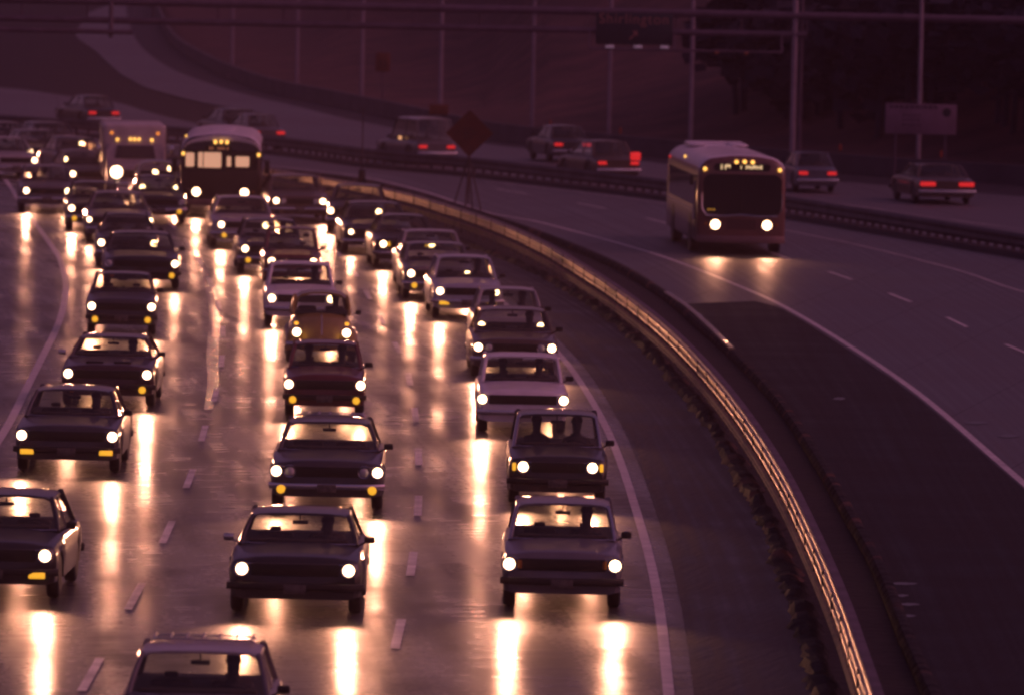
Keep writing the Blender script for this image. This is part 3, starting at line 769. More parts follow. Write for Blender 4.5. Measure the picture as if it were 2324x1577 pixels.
    # tail lamps
    for s_, on in zip((-1, 1), tails if away else (0,0)):
        b_ = bmesh.new()
        if tail == 'bar': bevbox(b_, (0,0,0), (.32,.05,.10), .035)
        elif tail == 'wide': bevbox(b_, (0,0,0), (.52,.05,.13), .03)
        else: bevbox(b_, (0,0,0), (.15,.05,.28), .02)
        obj('tail_light', b_, RED_ON if on else RED_OFF, t, loc=(s_*(hw-.25 if tail != 'wide' else hw-.34), -yF+.0, .68))
    for s_, c in ((-1, wf), (1, wf), (-1, wr_), (1, wr_)): wheel(t, s_*(hw-.13), c, s_)
    for s_ in mirrors:
        b_ = bmesh.new(); bevbox(b_, (s_*(hw+.04), yc+.22, cowl+.07), (.15,.06,.10), .025); tube(b_, [(s_*(hw-.12),yc+.22,cowl-.02),(s_*(hw+.02),yc+.22,cowl+.05)], .014, 5)
        obj('side_mirror', b_, BLACK if s_ > 0 else CHROME, t)
    b_ = bmesh.new()
    for s_ in (-.5, .25): tube(b_, [(s_*bw, yc-.06, cowl+.02), (s_*bw-.30, yc+.06, cowl+.05)], .008, 4)
    obj('wiper', b_, BLACK, t)
    if lip:
        b_ = bmesh.new(); tube(b_, [(u*(hw*.80), yF-.008, hood-.055) for u in (-1,-.5,0,.5,1)], .011, 5); obj('hood_trim', b_, CHROME, t)
        b_ = bmesh.new(); tube(b_, [(-bw*.98,yc-.02,cowl+.012),(0,yc-.085,cowl+.012),(bw*.98,yc-.02,cowl+.012)], .010, 5); obj('windshield_trim', b_, CHROME, t)
    if scoops:
        for s_ in (-1, 1):
            b_ = bmesh.new(); bevbox(b_, (s_*.27, yF+.45, hood+.075), (.34,.3,.05), .02); obj('hood_scoop', b_, BLACK, t)
    if rack:
        b_ = bmesh.new()
        for k in range(7): tube(b_, [(-rwd*.8+k*rwd*.267, yw+.9, H+.03),(-rwd*.8+k*rwd*.267, yr-.1, H+.045)], .02, 5)
        for yy in (yw+.9, yr-.15): tube(b_, [(-rwd*.85,yy,H+.0),(-rwd*.8,yy,H+.03),(rwd*.8,yy,H+.03),(rwd*.85,yy,H+.0)], .014, 5)
        obj('roof_rack', b_, CHROME, t)
    t['_cab'] = 0; del t['_cab']
    CARS[name+str(len(CARS))] = (t, W, L, yw, cowl, H); t_last.append((t, W, yw, cowl, H, ctr, yaw))
    return t
CARS = {}; t_last = []

# seated driver: one continuous skinned figure
def driver_mesh():
    V = [((0,0,0),.13),((0,.02,.22),.135),((0,.03,.40),.15),((0,.02,.50),.075),((0,-.01,.57),.06),((0,-.02,.66),.092),((0,-.02,.76),.085),
         ((-.19,.03,.42),.07),((-.23,-.10,.26),.05),((-.16,-.34,.30),.036),((-.13,-.42,.33),.03),
         ((.19,.03,.42),.07),((.23,-.10,.26),.05),((.16,-.34,.30),.036),((.13,-.42,.33),.03),
         ((-.10,-.25,.0),.085),((-.12,-.5,.02),.07),((.10,-.25,.0),.085),((.12,-.5,.02),.07)]
    E = [(0,1),(1,2),(2,3),(3,4),(4,5),(5,6),(2,7),(7,8),(8,9),(9,10),(2,11),(11,12),(12,13),(13,14),(0,15),(15,16),(0,17),(17,18)]
    me = bpy.data.meshes.new('person'); me.from_pydata([v for v, _ in V], E, [])
    o = bpy.data.objects.new('tmp', me); C.objects.link(o)
    sk = o.modifiers.new('s', 'SKIN'); sk.use_smooth_shade = True
    for i, (_, r) in enumerate(V): me.skin_vertices[0].data[i].radius = (r, r*.85)
    me.skin_vertices[0].data[0].use_root = True
    sb = o.modifiers.new('b', 'SUBSURF'); sb.levels = 1; sb.render_levels = 1
    dg = bpy.context.evaluated_depsgraph_get(); dg.update(); m2 = bpy.data.meshes.new_from_object(o.evaluated_get(dg)); bpy.data.objects.remove(o)
    m2.materials.clear(); m2.materials.append(mat('dark_coat', (.03,.028,.03), .8, noise=(8,.3)))
    return m2
def hair_mesh():
    bm = bmesh.new(); bmesh.ops.create_uvsphere(bm, u_segments=14, v_segments=9, radius=1)
    for v in bm.verts: v.co = Vector((v.co.x*.098, v.co.y*.108+.012, v.co.z*.10+.745))
    bmesh.ops.delete(bm, geom=[v for v in bm.verts if v.co.z < .72 and v.co.y < .0], context='VERTS')
    return mesh_from(bm, 'hair', mat('dark_hair', (.02,.015,.012), .7, bump=(60,.5,.01)), 180)
def driver(label, side=1, scale=1.0):
    t, W, yw, cowl, H, ctr, yaw = t_last[-1]
    loc = Vector((side*W*.20, yw+.36, H-.90*scale)); M = Matrix.Rotation(yaw, 3, 'Z')
    o = obj('person', cached('drv', driver_mesh), None, None, 0); o.location = ctr + M @ loc; o.rotation_euler = (0,0,yaw); o.scale = (scale,)*3
    put('hair', cached('hair', hair_mesh), o, (0,0,0))
    tag(o, label, 'person', 'drivers seen through windshields'); return o

def beetle(name, label, front, rz, paintm, lights=(1,1), amb=True, group='cars in the oncoming queue', power=1.0):
    L, W, H = 4.03, 1.55, 1.5
    fdir = Vector((sin(rz), -cos(rz), 0)); ctr = Vector((front.x, front.y, 0)) - fdir*(L/2 - .12)
    t = thing(name, label, 'car', ctr, rz, group); yF = -L/2
    # central body: hood nose and rump
    bm = bmesh.new(); rings = []
    for i in range(30):
        u = i/29; y = yF+.12 + (L-.2)*u
        zt_ = .42 + .60*sin(min(1, u/.34)*pi/2)**.8 if u < .34 else (1.02 if u < .62 else 1.02 - .55*((u-.62)/.38)**2.0)
        w = .28 + .40*sin(min(1, u/.33)*pi/2)**.9 if u < .33 else (.68 if u < .7 else .68-.30*((u-.7)/.3)**2)
        half = [(0,.26),(w*.8,.26),(w,.34),(w*1.0,.26+(zt_-.26)*.6),(w*.9,.26+(zt_-.26)*.82),(w*.62,zt_-.035),(w*.3,zt_-.006),(0,zt_)]
        rings.append([Vector((x,y,z)) for x, z in half] + [Vector((-x,y,z)) for x, z in half[-2:0:-1]])
    loft(bm, rings); obj('body', bm, paintm, t, 60)
    for yc, rear in ((yF+.62, 0), (L/2-.72, 1)):
        for s_ in (-1, 1):
            bm = bmesh.new(); rings = []
            for i in range(13):
                a = pi*i/12; y = yc - cos(a)*.56; zz = .34 + sin(a)*(.42 if not rear else .40); w = .20
                half = [(.52,.30),(.52,zz),(.60,zz+.0),(.70,zz-.03),(.765,zz-.12 if zz > .5 else zz-.03),(.775,.34),(.76,.28)]
                rings.append([Vector((s_*x,y,min(z, zz+.02))) for x, z in half])
            loft(bm, rings); obj('fender', bm, paintm, t, 60)
            wheel(t, s_*.655, yc+.04, s_, 1.02)
    yc_, yw_, yr_, yb_ = yF+1.28, yF+1.62, yF+2.55, yF+3.15
    bm = bmesh.new(); rings = []
    for i in range(15):
        u = i/14; y = yw_-.03 + (yr_+.15-yw_)*u*1.0
        zz = H - .03*(1-u)**2*1.5 - .10*max(0,(u-.5)/.5)**2
        w = .575*(1-.05*abs(2*u-1)**3)
        half = [(0,zz),(w*.4,zz-.012),(w*.75,zz-.05),(w*.95,zz-.13),(w*1.04,zz-.20),(w*.98,zz-.20),(w*.85,zz-.12),(w*.4,zz-.045),(0,zz-.035)]
        rings.append([Vector((x,y,z)) for x, z in half] + [Vector((-x,y,z)) for x, z in half[-2:0:-1]])
    loft(bm, rings); obj('roof', bm, paintm, t, 60)
    for s_ in (-1, 1):
        for pp, r_ in (([(s_*.60,yc_,.98),(s_*.60,yc_+.14,1.16),(s_*.55,yw_-.02,1.36)], .035), ([(s_*.60,yb_,.95),(s_*.53,yr_+.15,1.30)], .08), ([(s_*.63,yF+2.1,.98),(s_*.57,yF+2.1,1.34)], .03)):
            bm = bmesh.new(); tube(bm, pp, r_, 6); obj('pillar', bm, paintm, t)
    for nm, q in (('windshield', [(-.56,yc_,1.0),(.56,yc_,1.0),(.50,yw_,1.42),(-.50,yw_,1.42)]), ('rear_window', [(-.46,yb_+.05,1.02),(.46,yb_+.05,1.02),(.42,yr_+.15,1.33),(-.42,yr_+.15,1.33)])):
        bm = bmesh.new(); bm.faces.new([bm.verts.new(p) for p in q]); obj(nm, bm, GLASS, t, 0)
    for s_ in (-1, 1):
        bm = bmesh.new(); bm.faces.new([bm.verts.new(p) for p in ((s_*.61,yc_+.05,1.0),(s_*.61,yb_-.1,1.0),(s_*.56,yr_+.1,1.32),(s_*.56,yw_+.05,1.34))]); obj('side_window', bm, GLASS, t, 0)
    bm = bmesh.new(); box(bm, (0,yF+2.2,1.0), (1.18,1.7,.02)); bevbox(bm, (0,yc_+.1,1.02), (1.1,.12,.08), .02); obj('dashboard', bm, INTER, t)
    bm = bmesh.new()
    for s_ in (-1, 1): bevbox(bm, (s_*.29,yF+2.2,1.04), (.40,.12,.18), .05)
    obj('front_seats', bm, SEAT, t)
    bm = bmesh.new(); bevbox(bm, (0,yw_+.04,1.36), (.18,.02,.05), .01); obj('rear_view_mirror', bm, BLACK, t)
    for s_, on in zip((-1, 1), lights):
        headlight(t, s_*.53, yF+.14, .66, bool(on), .085, power)
        bm = bmesh.new(); bevbox(bm, (0,0,0), (.10,.14,.07), .03); obj('turn_signal', bm, AMBER_ON if amb else AMBER_OFF, t, loc=(s_*.54, yF+.42, .84))
    bm = bmesh.new(); rings = []
    for i in range(13):
        u = -1+2*i/12; yy = yF-.02+.10*abs(u)**3
        rings.append([Vector((u*.76,yy-.03,.38)),Vector((u*.76,yy-.04,.43)),Vector((u*.76,yy-.02,.47)),Vector((u*.76,yy+.02,.42))])
    loft(bm, rings); obj('bumper', bm, CHROME, t, 50)
    bm = bmesh.new(); tube(bm, [(0,yF+.14,.6),(0,yF+.32,.82),(0,yF+.6,.97),(0,yF+1.1,1.035)], .012, 5); obj('hood_trim', bm, CHROME, t)
    bm = bmesh.new(); bevbox(bm, (.80,yc_+.15,1.04), (.12,.05,.10), .025); tube(bm, [(.62,yc_+.15,.98),(.79,yc_+.15,1.03)], .01, 5); obj('side_mirror', bm, BLACK, t)
    t_last.append((t, W, yw_, 1.0, H, ctr, rz)); return t

def super_ring(w, h, z0, y, e=.32, n=28):
    out = []
    for k in range(n):
        a = 2*pi*k/n; c, s_ = cos(a), sin(a)
        out.append(Vector((math.copysign(abs(c)**e, c)*w/2, y, z0 + h/2 + math.copysign(abs(s_)**e, s_)*h/2)))
    return out
def bus(name, label, front, rz, old=False):
    L, W, H = (12.0, 2.55, 2.84) if not old else (10.6, 2.5, 2.56)
    fdir = Vector((sin(rz), -cos(rz), 0)); ctr = Vector((front.x, front.y, 0)) - fdir*(L/2)
    t = thing(name, label, 'bus', ctr, rz); yF = -L/2; zb = .34
    M_LOW = mat('bus_brown' if not old else 'bus_black_green', (.15,.07,.06) if not old else (.02,.016,.016), .35, coat=.6, noise=(2,.2), bump=(20,.2,.004))
    M_TOP = mat('bus_white_roof', (.78,.74,.78), .4, coat=.4, noise=(2,.15))
    ringys = [(yF,.90,.93),(yF+.03,.945,.96),(yF+.10,.975,.985),(yF+.25,.995,1),(yF+.6,1,1)] + [(yF+.6+(L-1.2)*i/10,1,1) for i in range(1,11)] + [(L/2-.2,.99,.99),(L/2-.05,.96,.97),(L/2,.92,.94)]
    bm = bmesh.new(); lower = []
    def sect(w, h, y):
        # rounded box section: straight sides, domed roof
        P = []; ww, z0, z1 = W/2*w, zb, zb+(H-zb)*h; rr = .52 if not old else .52
        P.append((ww*.96, z0)); P.append((ww, z0+.08)); P.append((ww, z0+.9)); P.append((ww*.99, z1-rr))
        for k in range(1, 6):
            a = pi/2*k/5; P.append((ww*.99-rr*(1-cos(a)), z1-rr+ (rr-.06)*sin(a)))
        P.append((ww*.3, z1-.012)); P.append((0, z1))
        return [Vector((x,y,z)) for x, z in P] + [Vector((-x,y,z)) for x, z in P[-2::-1]]
    rings = [sect(a, b, y) for y, a, b in ringys]
    loft(bm, rings)
    me = mesh_from(bm, 'body', [M_LOW, M_TOP], 40)
    thr = zb + (H-zb)*.90 if not old else H-.42
    for p in me.polygons:
        if p.center.z > (H-.34 if not old else H-.50) and p.center.y > yF+.12: p.material_index = 1
    obj('body', me, None, t)
    if old:   # pale peaked visor over the windshield
        bm = bmesh.new(); rings = []
        for i in range(15):
            a = pi*i/14; x = -cos(a)*1.17; z = 1.98+sin(a)**.7*.52; rings.append([Vector((x,yF-.06,z-.14*sin(a)-.02)),Vector((x,yF-.08,z-.02)),Vector((x*.99,yF+.3,z+.03)),Vector((x*.97,yF+.3,z-.1))])
        loft(bm, rings); obj('visor', bm, M_TOP, t)
    y0 = yF-.012
    def pl(nm, x0, x1, z0, z1, m, r=.05, dy=0, th=.02, parent=t):
        b_ = bmesh.new(); plate(b_, x0, x1, z0, z1, y0-dy, th+.012, r); return obj(nm, b_, m, parent, 50)
    if not old:
        w = pl('windshield', -1.10, 1.13, 1.12, 2.28, DARKGLASS, .22)
        b_ = bmesh.new(); plate(b_, -.006, .006, 1.14, 2.26, y0-.008, .01); obj('divider', b_, BLACK, w)
        # pale moulding round the glass bottom
        b_ = bmesh.new(); tube(b_, [(-1.14,y0-.02,1.75),(-1.13,y0-.03,1.3),(-1.0,y0-.04,1.11),(-.5,y0-.04,1.09),(0,y0-.04,1.13),(.5,y0-.04,1.09),(1.02,y0-.04,1.11),(1.15,y0-.03,1.3),(1.16,y0-.02,1.75)], .022, 6); obj('moulding', b_, CHROME, t)
        d = pl('destination_sign', -.80, .80, 2.38, 2.58, DARKGLASS, .08, .0)
        LIT = mat('sign_lit', (.7,.6,.4), .5, emit=(1,.68,.34), es=.8)
        b_ = bmesh.new()
        for x0, x1, z0, z1 in ((-.61,-.57,2.41,2.55),(-.50,-.46,2.41,2.55),(-.46,-.36,2.49,2.55),(-.38,-.34,2.46,2.54),(-.05,-.02,2.43,2.53)): plate(b_, x0, x1, z0, z1, y0-.012, .01)
        x = .10
        for k in range(7):
            ww = (.04,.07,.05,.08,.04,.06,.05)[k]; plate(b_, x, x+ww, 2.43+(k%2)*.02, 2.54-(k%3)*.015, y0-.012, .01); x += ww+.012
        obj('destination_text', b_, LIT, d, 0)
        marks = [(-.17,2.63),(.06,2.64),(.29,2.63),(-1.06,2.42),(1.07,2.42)]
        hlx, hlz, hr = .735, .85, .125
        for x in (-.94,-.86,-.78):
            b_ = bmesh.new(); lathe_y(b_, [(.02,y0-.004),(.018,y0-.02)], 10, (x,0,1.27)); obj('glass_reflection', b_, mat('reflection_glow', (.5,.3,.05), .3, emit=(1,.45,.05), es=.7), t)  # glowing discs stand for yellow reflections in the windshield glass
        bzt = mat('bumper_brown', (.20,.13,.13), .45, .3)
        pl('front_panel', -.42, .42, .72, 1.0, mat('brown_panel', (.07,.03,.03), .5), .03)
    else:
        pl('windshield', -1.12, 1.12, 1.42, 2.04, DARKGLASS, .08)
        GLOW_THRU = mat('see_through_glow', (.6,.4,.3), .5, emit=(1,.50,.30), es=.62)  # emissive panels stand for headlights behind, seen through the bus windows
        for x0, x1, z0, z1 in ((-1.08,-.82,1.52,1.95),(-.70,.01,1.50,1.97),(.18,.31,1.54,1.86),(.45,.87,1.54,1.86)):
            q = pl('glow_panel', x0, x1, z0, z1, GLOW_THRU, .04, .012)
        b_ = bmesh.new(); plate(b_, -.56, -.53, 1.50, 1.97, y0-.025, .01); plate(b_, .36,.40,1.44,2.02, y0-.02,.01); plate(b_, -.78,-.74,1.44,2.02, y0-.02,.01); obj('window_bars', b_, BLACK, t, 0)
        d = pl('destination_sign', -.50, .32, 2.02, 2.18, DARKGLASS, .05, .08)
        b_ = bmesh.new()
        for x in (-.34,-.26,-.08,.0,.08,.2): plate(b_, x-.03, x+.025, 2.06, 2.14, y0-.10, .01)
        obj('destination_text', b_, mat('sign_dull_lit', (.3,.15,.08), .5, emit=(1,.35,.18), es=.22), d, 0)
        marks = [(-.18,2.29),(0,2.30),(.18,2.29),(1.16,1.92),(-1.16,1.92)]
        hlx, hlz, hr = .74, .75, .12; bzt = mat('bumper_brown', (.20,.13,.13), .45, .3)
        for s_ in (-1, 1):
            b_ = bmesh.new(); bevbox(b_, (s_*1.42,yF+.1,1.55), (.16,.08,.42), .03); tube(b_, [(s_*1.2,yF+.15,1.8),(s_*1.4,yF+.1,1.72)], .015, 5); obj('side_mirror', b_, BLACK, t)
    for x, z in marks:
        b_ = bmesh.new(); lathe_y(b_, [(.055,.0),(.055,-.03),(.03,-.05),(.001,-.052)], 12)
        obj('marker_light', b_, MARK_ON, t, loc=(x, y0-.0-(.09 if old and z > 2.2 else 0)+ (.0 if z > 2.6 else 0), z))
    b_ = bmesh.new(); bevbox(b_, (0,0,0), (.06,.1,.08), .02); obj('marker_light', b_, RED_ON, t, loc=(-W/2+.03, L/2-1.0, H-.42))
    b_ = bmesh.new(); bevbox(b_, (0,0,0), (.06,.1,.08), .02); obj('marker_light', b_, MARK_ON, t, loc=(-W/2+.10, 0, H-.26))
    for s_ in (-1, 1): headlight(t, s_*hlx, y0-.01, hlz, True, hr, .8 if not old else 1.0)
    for s_ in (-1, 1):
        b_ = bmesh.new(); lathe_y(b_, [(.05,0),(.05,-.02),(.001,-.03)], 12); obj('turn_signal', b_, AMBER_OFF, t, loc=(s_*1.0, y0, hlz+.02))
    b_ = bmesh.new(); rings = []
    for i in range(13):
        u = -1+2*i/12; yy = yF-.14+.22*abs(u)**5
        rings.append([Vector((u*W*.49,yy-.03,.34)),Vector((u*W*.49,yy-.05,.44)),Vector((u*W*.49,yy-.03,.54)),Vector((u*W*.49,yy+.08,.5)),Vector((u*W*.49,yy+.08,.36))])
    loft(b_, rings); obj('bumper', b_, bzt, t, 50)
    # side windows and doors
    for s_ in (-1, 1):
        n = 8 if not old else 7
        for k in range(n):
            ya = yF+1.5 + k*(L-2.6)/n; yb = ya + (L-2.6)/n - .14; sl = .16 if not old else 0
            b_ = bmesh.new(); xo = s_*(W/2+.006); xi = s_*(W/2-.02)
            P = [(ya,1.35),(yb,1.35),(yb+sl,2.2),(ya+sl,2.2)]
            loft(b_, [[Vector((xo*(.992 if z > 2 else 1),y,z)) for y, z in P], [Vector((xi,y,z)) for y, z in P]]); obj('side_window', b_, DARKGLASS, t, 0)
        b_ = bmesh.new(); box(b_, (s_*(W/2+.004), 0, 1.22), (.02, L-1.2, .05)); obj('side_trim', b_, CHROME, t)
    b_ = bmesh.new(); box(b_, (-(W/2+.004), yF+.85, 1.35), (.02,.9,1.75)); dr = obj('door', b_, BLACK, t)
    for dy in (-.22,.22):
        b_ = bmesh.new(); box(b_, (-(W/2+.016), yF+.85+dy, 1.5), (.012,.34,1.1)); obj('door_glass', b_, DARKGLASS, dr, 0)
    for s_, c in ((-1,yF+1.9+(.5 if not old else 0)),(1,yF+1.9+(.5 if not old else 0)),(-1,L/2-3.0),(1,L/2-3.0)):
        b_ = bmesh.new(); lathe_y(b_, [(.58,-.01),(.58,.012)], 24); obj('wheel_arch', b_, BLACK, t, loc=None).matrix_local = Matrix.Translation((s_*(W/2+.0),c,.52)) @ Matrix.Rotation(pi/2,4,'Z')
        wheel(t, s_*(W/2-.14), c, s_, 1.55)
    if not old:
        b_ = bmesh.new(); 
        for x in (-.62, .62): bevbox(b_, (x, L/2-2.4, H+.01), (.5,2.2,.08), .05)
        bevbox(b_, (0, L/2-1.4, H+.02), (1.7,.3,.10), .04); obj('roof_pod', b_, M_TOP, t)
        b_ = bmesh.new(); bevbox(b_, (-1.42,yF+.2,2.1), (.12,.08,.3), .03); tube(b_, [(-1.25,yF+.25,2.2),(-1.42,yF+.2,2.2)], .015, 5); obj('side_mirror', b_, BLACK, t)
    else:
        b_ = bmesh.new(); bevbox(b_, (0, -1.0, H+.0), (.8,.8,.12), .04); obj('roof_hatch', b_, M_TOP, t)
    return t

def van_truck(name, label, front, rz):
    L, W, H = 6.6, 2.05, 2.36
    fdir = Vector((sin(rz), -cos(rz), 0)); ctr = Vector((front.x, front.y, 0)) - fdir*(L/2)
    t = thing(name, label, 'truck', ctr, rz, None); yF = -L/2
    M_B = mat('truck_pale_box', (.5,.44,.42), .45, coat=.3, noise=(1.5,.2)); M_C = mat('truck_cab_grey', (.28,.25,.26), .4, coat=.5, noise=(2,.2))
    bm = bmesh.new(); bevbox(bm, (0, yF+1.7+(L-1.7)/2, .6+(H-.6)/2), (W,L-1.7,H-.6), .12, 3); bx_ = obj('cargo_box', bm, M_B, t)
    bm = bmesh.new()
    for x in (-1,1): box(bm, (x*(W/2+.004), yF+1.75, 1.45), (.012,.06,1.6))
    for k in range(6): box(bm, (-(W/2+.004), yF+2.3+k*.75, 1.45), (.012,.04,1.6))
    obj('corner_trim', bm, CHROME, bx_, 0)
    bm = bmesh.new()
    P = [(yF,.42),(yF,.98),(yF+.08,1.08),(yF+.75,1.22),(yF+1.25,1.74),(yF+1.68,1.77),(yF+1.68,.42)]
    loft(bm, [[Vector((s_*.93,y,z)) for y, z in P] for s_ in (-1,-.97,.97,1)] if 0 else [[Vector((x,y,z)) for y, z in P] for x in (-.93,.93)])
    bmesh.ops.bevel(bm, geom=bm.edges[:], offset=.05, segments=2, affect='EDGES'); obj('cab', bm, M_C, t)
    bm = bmesh.new(); q = [(-.66,yF+.80,1.30),(.66,yF+.80,1.30),(.58,yF+1.15,1.68),(-.58,yF+1.15,1.68)]
    nrm = Vector((0,-.56,.37)).normalized()*.03
    loft(bm, [[Vector(p)+nrm for p in q], [Vector(p)-nrm for p in q]]); obj('windshield', bm, DARKGLASS, t, 0)
    for x, z in ((-.75,2.08),(.75,2.08)):
        b_ = bmesh.new(); lathe_y(b_, [(.05,0),(.05,-.03),(.001,-.045)], 12); obj('marker_light', b_, mat('marker_orange_lit', (.6,.25,.05), .3, emit=(1,.28,.04), es=1.2), t, loc=(x, yF+1.69, z))
    for x, z in ((-.56,1.86),(-.14,1.88),(0,1.88),(.14,1.88),(.56,1.86)):
        b_ = bmesh.new(); lathe_y(b_, [(.05,0),(.05,-.03),(.001,-.045)], 12); obj('marker_light', b_, MARK_ON, t, loc=(x, yF+1.69, z))
    b_ = bmesh.new(); bevbox(b_, (0,yF-.01,.80), (.9,.06,.26), .02)
    for k in range(4): box(b_, (0,yF-.045,.70+k*.065), (.86,.012,.012))
    obj('grille', b_, BLACK, t)
    for s_, p in ((-1, 5.0), (1, 1.0)): headlight(t, s_*.62, yF-.02, .86, True, .19 if s_ < 0 else .10, p)
    b_ = bmesh.new(); bevbox(b_, (0,yF-.12,.48), (1.9,.12,.16), .04); obj('bumper', b_, CHROME, t)
    for s_ in (-1, 1):
        for c in (yF+.85, L/2-1.4): wheel(t, s_*.85, c, s_, 1.2)
        b_ = bmesh.new(); bevbox(b_, (s_*1.18,yF+1.0,1.55), (.14,.06,.32), .03); tube(b_, [(s_*.93,yF+1.05,1.6),(s_*1.16,yF+1.0,1.6)], .014, 5); obj('side_mirror', b_, CHROME, t)
    return t

# road direction: slope dX/dY of the curve, measured along the guardrail and lane lines
def slope_of(P, y):
    best = min(range(1, len(P)-1), key=lambda i: abs(P[i].y-y)); a, b = P[max(0,best-4)], P[min(len(P)-1,best+4)]
    return (b.x-a.x)/(b.y-a.y) if abs(b.y-a.y) > 1e-6 else 0
def rz_main(p):
    # blend the nearest lane curves
    c = [EDGE, LANE2, LANE1]
    def xat(P): return min(P, key=lambda q: abs(q.y-p.y)).x
    P = min(c, key=lambda q: abs(xat(q)-p.x)); return -math.atan(max(-.075, min(.075, slope_of(P, p.y+2))))
def F(cx, hy, h=.65):
    q = pt(cx, hy, h); return Vector((q.x, q.y, 0))

PN = lambda n, c: paint(n, c)
black = PN('black', (.012,.012,.014)); dgrey = PN('dark_grey', (.035,.034,.04)); maroon = PN('maroon', (.10,.012,.012)); silver = PN('silver', (.34,.32,.32))
white = PN('white', (.75,.72,.74)); olive = PN('mustard', (.26,.17,.035)); blueg = PN('blue_grey', (.09,.10,.13)); brown = PN('brown', (.07,.045,.03)); dmar = PN('dark_maroon', (.035,.012,.012))
green = PN('dark_green', (.02,.03,.024)); mid = PN('mid_grey', (.11,.105,.115))

def c(cx, hy, label, name='sedan', yawadd=0, **k):
    f = F(cx, hy, k.get('hz', .65)); return car(name, label, f, rz_main(f)+yawadd, **k)

# --- left lane
c(-16, 1258, 'dark car cut by the left edge of the picture, nearest in its lane', W=1.85, hl=1.46, paintm=black, amber='bar', roofw=1.36, yawadd=-.03, bump=BLACK, mirrors=(1,))
c(152, 989, 'dark grey sedan with two rectangular amber lamps under its headlights, second in the left lane', W=1.84, hl=1.55, paintm=dgrey, amber='bar', roofw=1.34, H=1.36, bump=BLACK, yawadd=-.02)
driver('driver of the dark grey sedan second in the left lane')
c(244, 849, 'dark maroon coupe with two black hood scoops and one amber lamp lit', name='coupe', W=1.86, hl=1.52, paintm=dmar, amber='under', amb_on=(0,1), scoops=True, H=1.30, roofw=1.32, mirrors=(-1,1), bump=BLACK, yawadd=-.02)
driver('driver inside the dark maroon coupe with hood scoops')
c(276, 696, 'black compact car with two round amber lamps, behind the scooped coupe', W=1.62, L=4.1, hl=1.34, paintm=dgrey, amber='under', roofw=1.22, bump=BLACK, H=1.34)
c(322, 598, 'wide dark car with one round amber lamp at its right corner', W=1.98, hl=1.66, L=5.2, paintm=black, amber='under', amb_on=(0,1), roofw=1.45, lights=(0,.5), bump=BLACK, H=1.36)
c(290, 552, 'dark rounded car with arched roof, tucked behind the wide dark car', W=1.7, hl=1.4, paintm=black, roofw=1.1, lights=(1,1), L=4.2)
c(272, 500, 'dark sedan with pale hood and dim side lamps behind the arched roof car', W=1.95, hl=1.72, L=5.2, paintm=mid, lights=(.4,.4), roofw=1.35, lensr=.06)
c(219, 474, 'dark car with lit windshield and one amber lamp, left of the pale hooded sedan', W=1.78, hl=1.45, paintm=black, amber='under', roofw=1.25)
c(107, 434, 'car alone in the far left lane, long light streak on the wet road before it', W=1.78, hl=1.28, paintm=mid, roofw=1.3, power=.8)
c(207, 396, 'car beside the box truck with a bright left headlight', W=1.8, hl=1.2, paintm=mid, roofw=1.3, power=1.1, yawadd=.1)
c(190, 362, 'distant car peeping out behind the car beside the truck', W=1.8, hl=1.3, paintm=dgrey, lights=(.5,.5), yawadd=.14)
c(110, 346, 'distant car with a single bright round headlight', W=1.8, hl=1.3, paintm=dgrey, lights=(1,0), yawadd=.2)
c(36, 364, 'distant pale fronted car at the left edge of the picture', W=1.8, hl=1.3, paintm=silver, lights=(0,.8), yawadd=.16)
c(42, 326, 'smallest distant car at the upper left end of the queue', W=1.8, hl=1.0, paintm=mid, lights=(.4,.3), yawadd=.25, lensr=.07)
c(146, 326, 'distant dark car at the upper end of the queue, left of the truck', W=1.8, hl=1.3, paintm=dgrey, lights=(.6,.6), yawadd=.25, lensr=.07)
f = F(308, 392, .86); van_truck('box_truck', 'pale high box truck with a glaring headlight and a row of small roof lamps', f, rz_main(f)-.0)
beetle('rounded_car', 'small rounded car squeezed between the truck and the left bus', F(362,428), .10, silver, amb=False, power=.9)
c(364, 458, 'dark unlit car with a single amber lamp beside the left bus', W=1.62, L=4.2, hl=1.3, paintm=black, lights=(0,0), amber='under', amb_on=(0,1))
c(436, 384, 'car mostly hidden behind the left bus, one headlight showing', W=1.8, hl=1.5, paintm=mid, yawadd=.1)
# --- centre lane
f = F(500, 437, .75); bus('city_bus', 'dark old city bus with a pale arched roof and glowing window panels, amid the queue', f, rz_main(f)-.05, old=True)
c(680, 457, 'wide brown car with two glaring headlights right of the old bus', W=1.95, L=5.3, hl=1.42, quad=True, paintm=brown, roofw=1.4, power=1.6, yawadd=.02)
c(553, 511, 'silver sedan in front of the old bus, amber lamp under one headlight', W=1.9, L=5.0, hl=1.25, paintm=silver, amber='under', amb_on=(1,0), roofw=1.34)
c(617, 566, 'dark sedan with pale windshield, just left of the small boxy maroon car', W=1.82, hl=1.4, paintm=dgrey, amber='under', roofw=1.32)
driver('driver of the dark sedan behind the small maroon car')
c(664, 594, 'small boxy maroon car with glowing pair of headlights', W=1.53, L=3.7, hl=1.06, paintm=maroon, roofw=1.2, H=1.46)
c(684, 678, 'pale grey car with very bright windshield just behind the mustard beetle', W=1.72, hl=1.36, paintm=white, roofw=1.38, H=1.40)
driver('driver silhouetted in the very bright windshield behind the mustard beetle')
f = F(730, 756); beetle('beetle', 'rounded mustard beetle car with amber lamps on its fenders', f, rz_main(f), olive)
driver('driver of the mustard beetle car', scale=.97)
c(737, 873, 'small maroon car with two round amber lamps and bright windshield', W=1.60, L=4.1, hl=1.37, paintm=maroon, amber='under', roofw=1.22, hoodc=.05, H=1.38, bump=BLACK)
driver('driver of the small maroon car with round amber lamps'); driver('passenger in the small maroon car with round amber lamps', -1, .95)
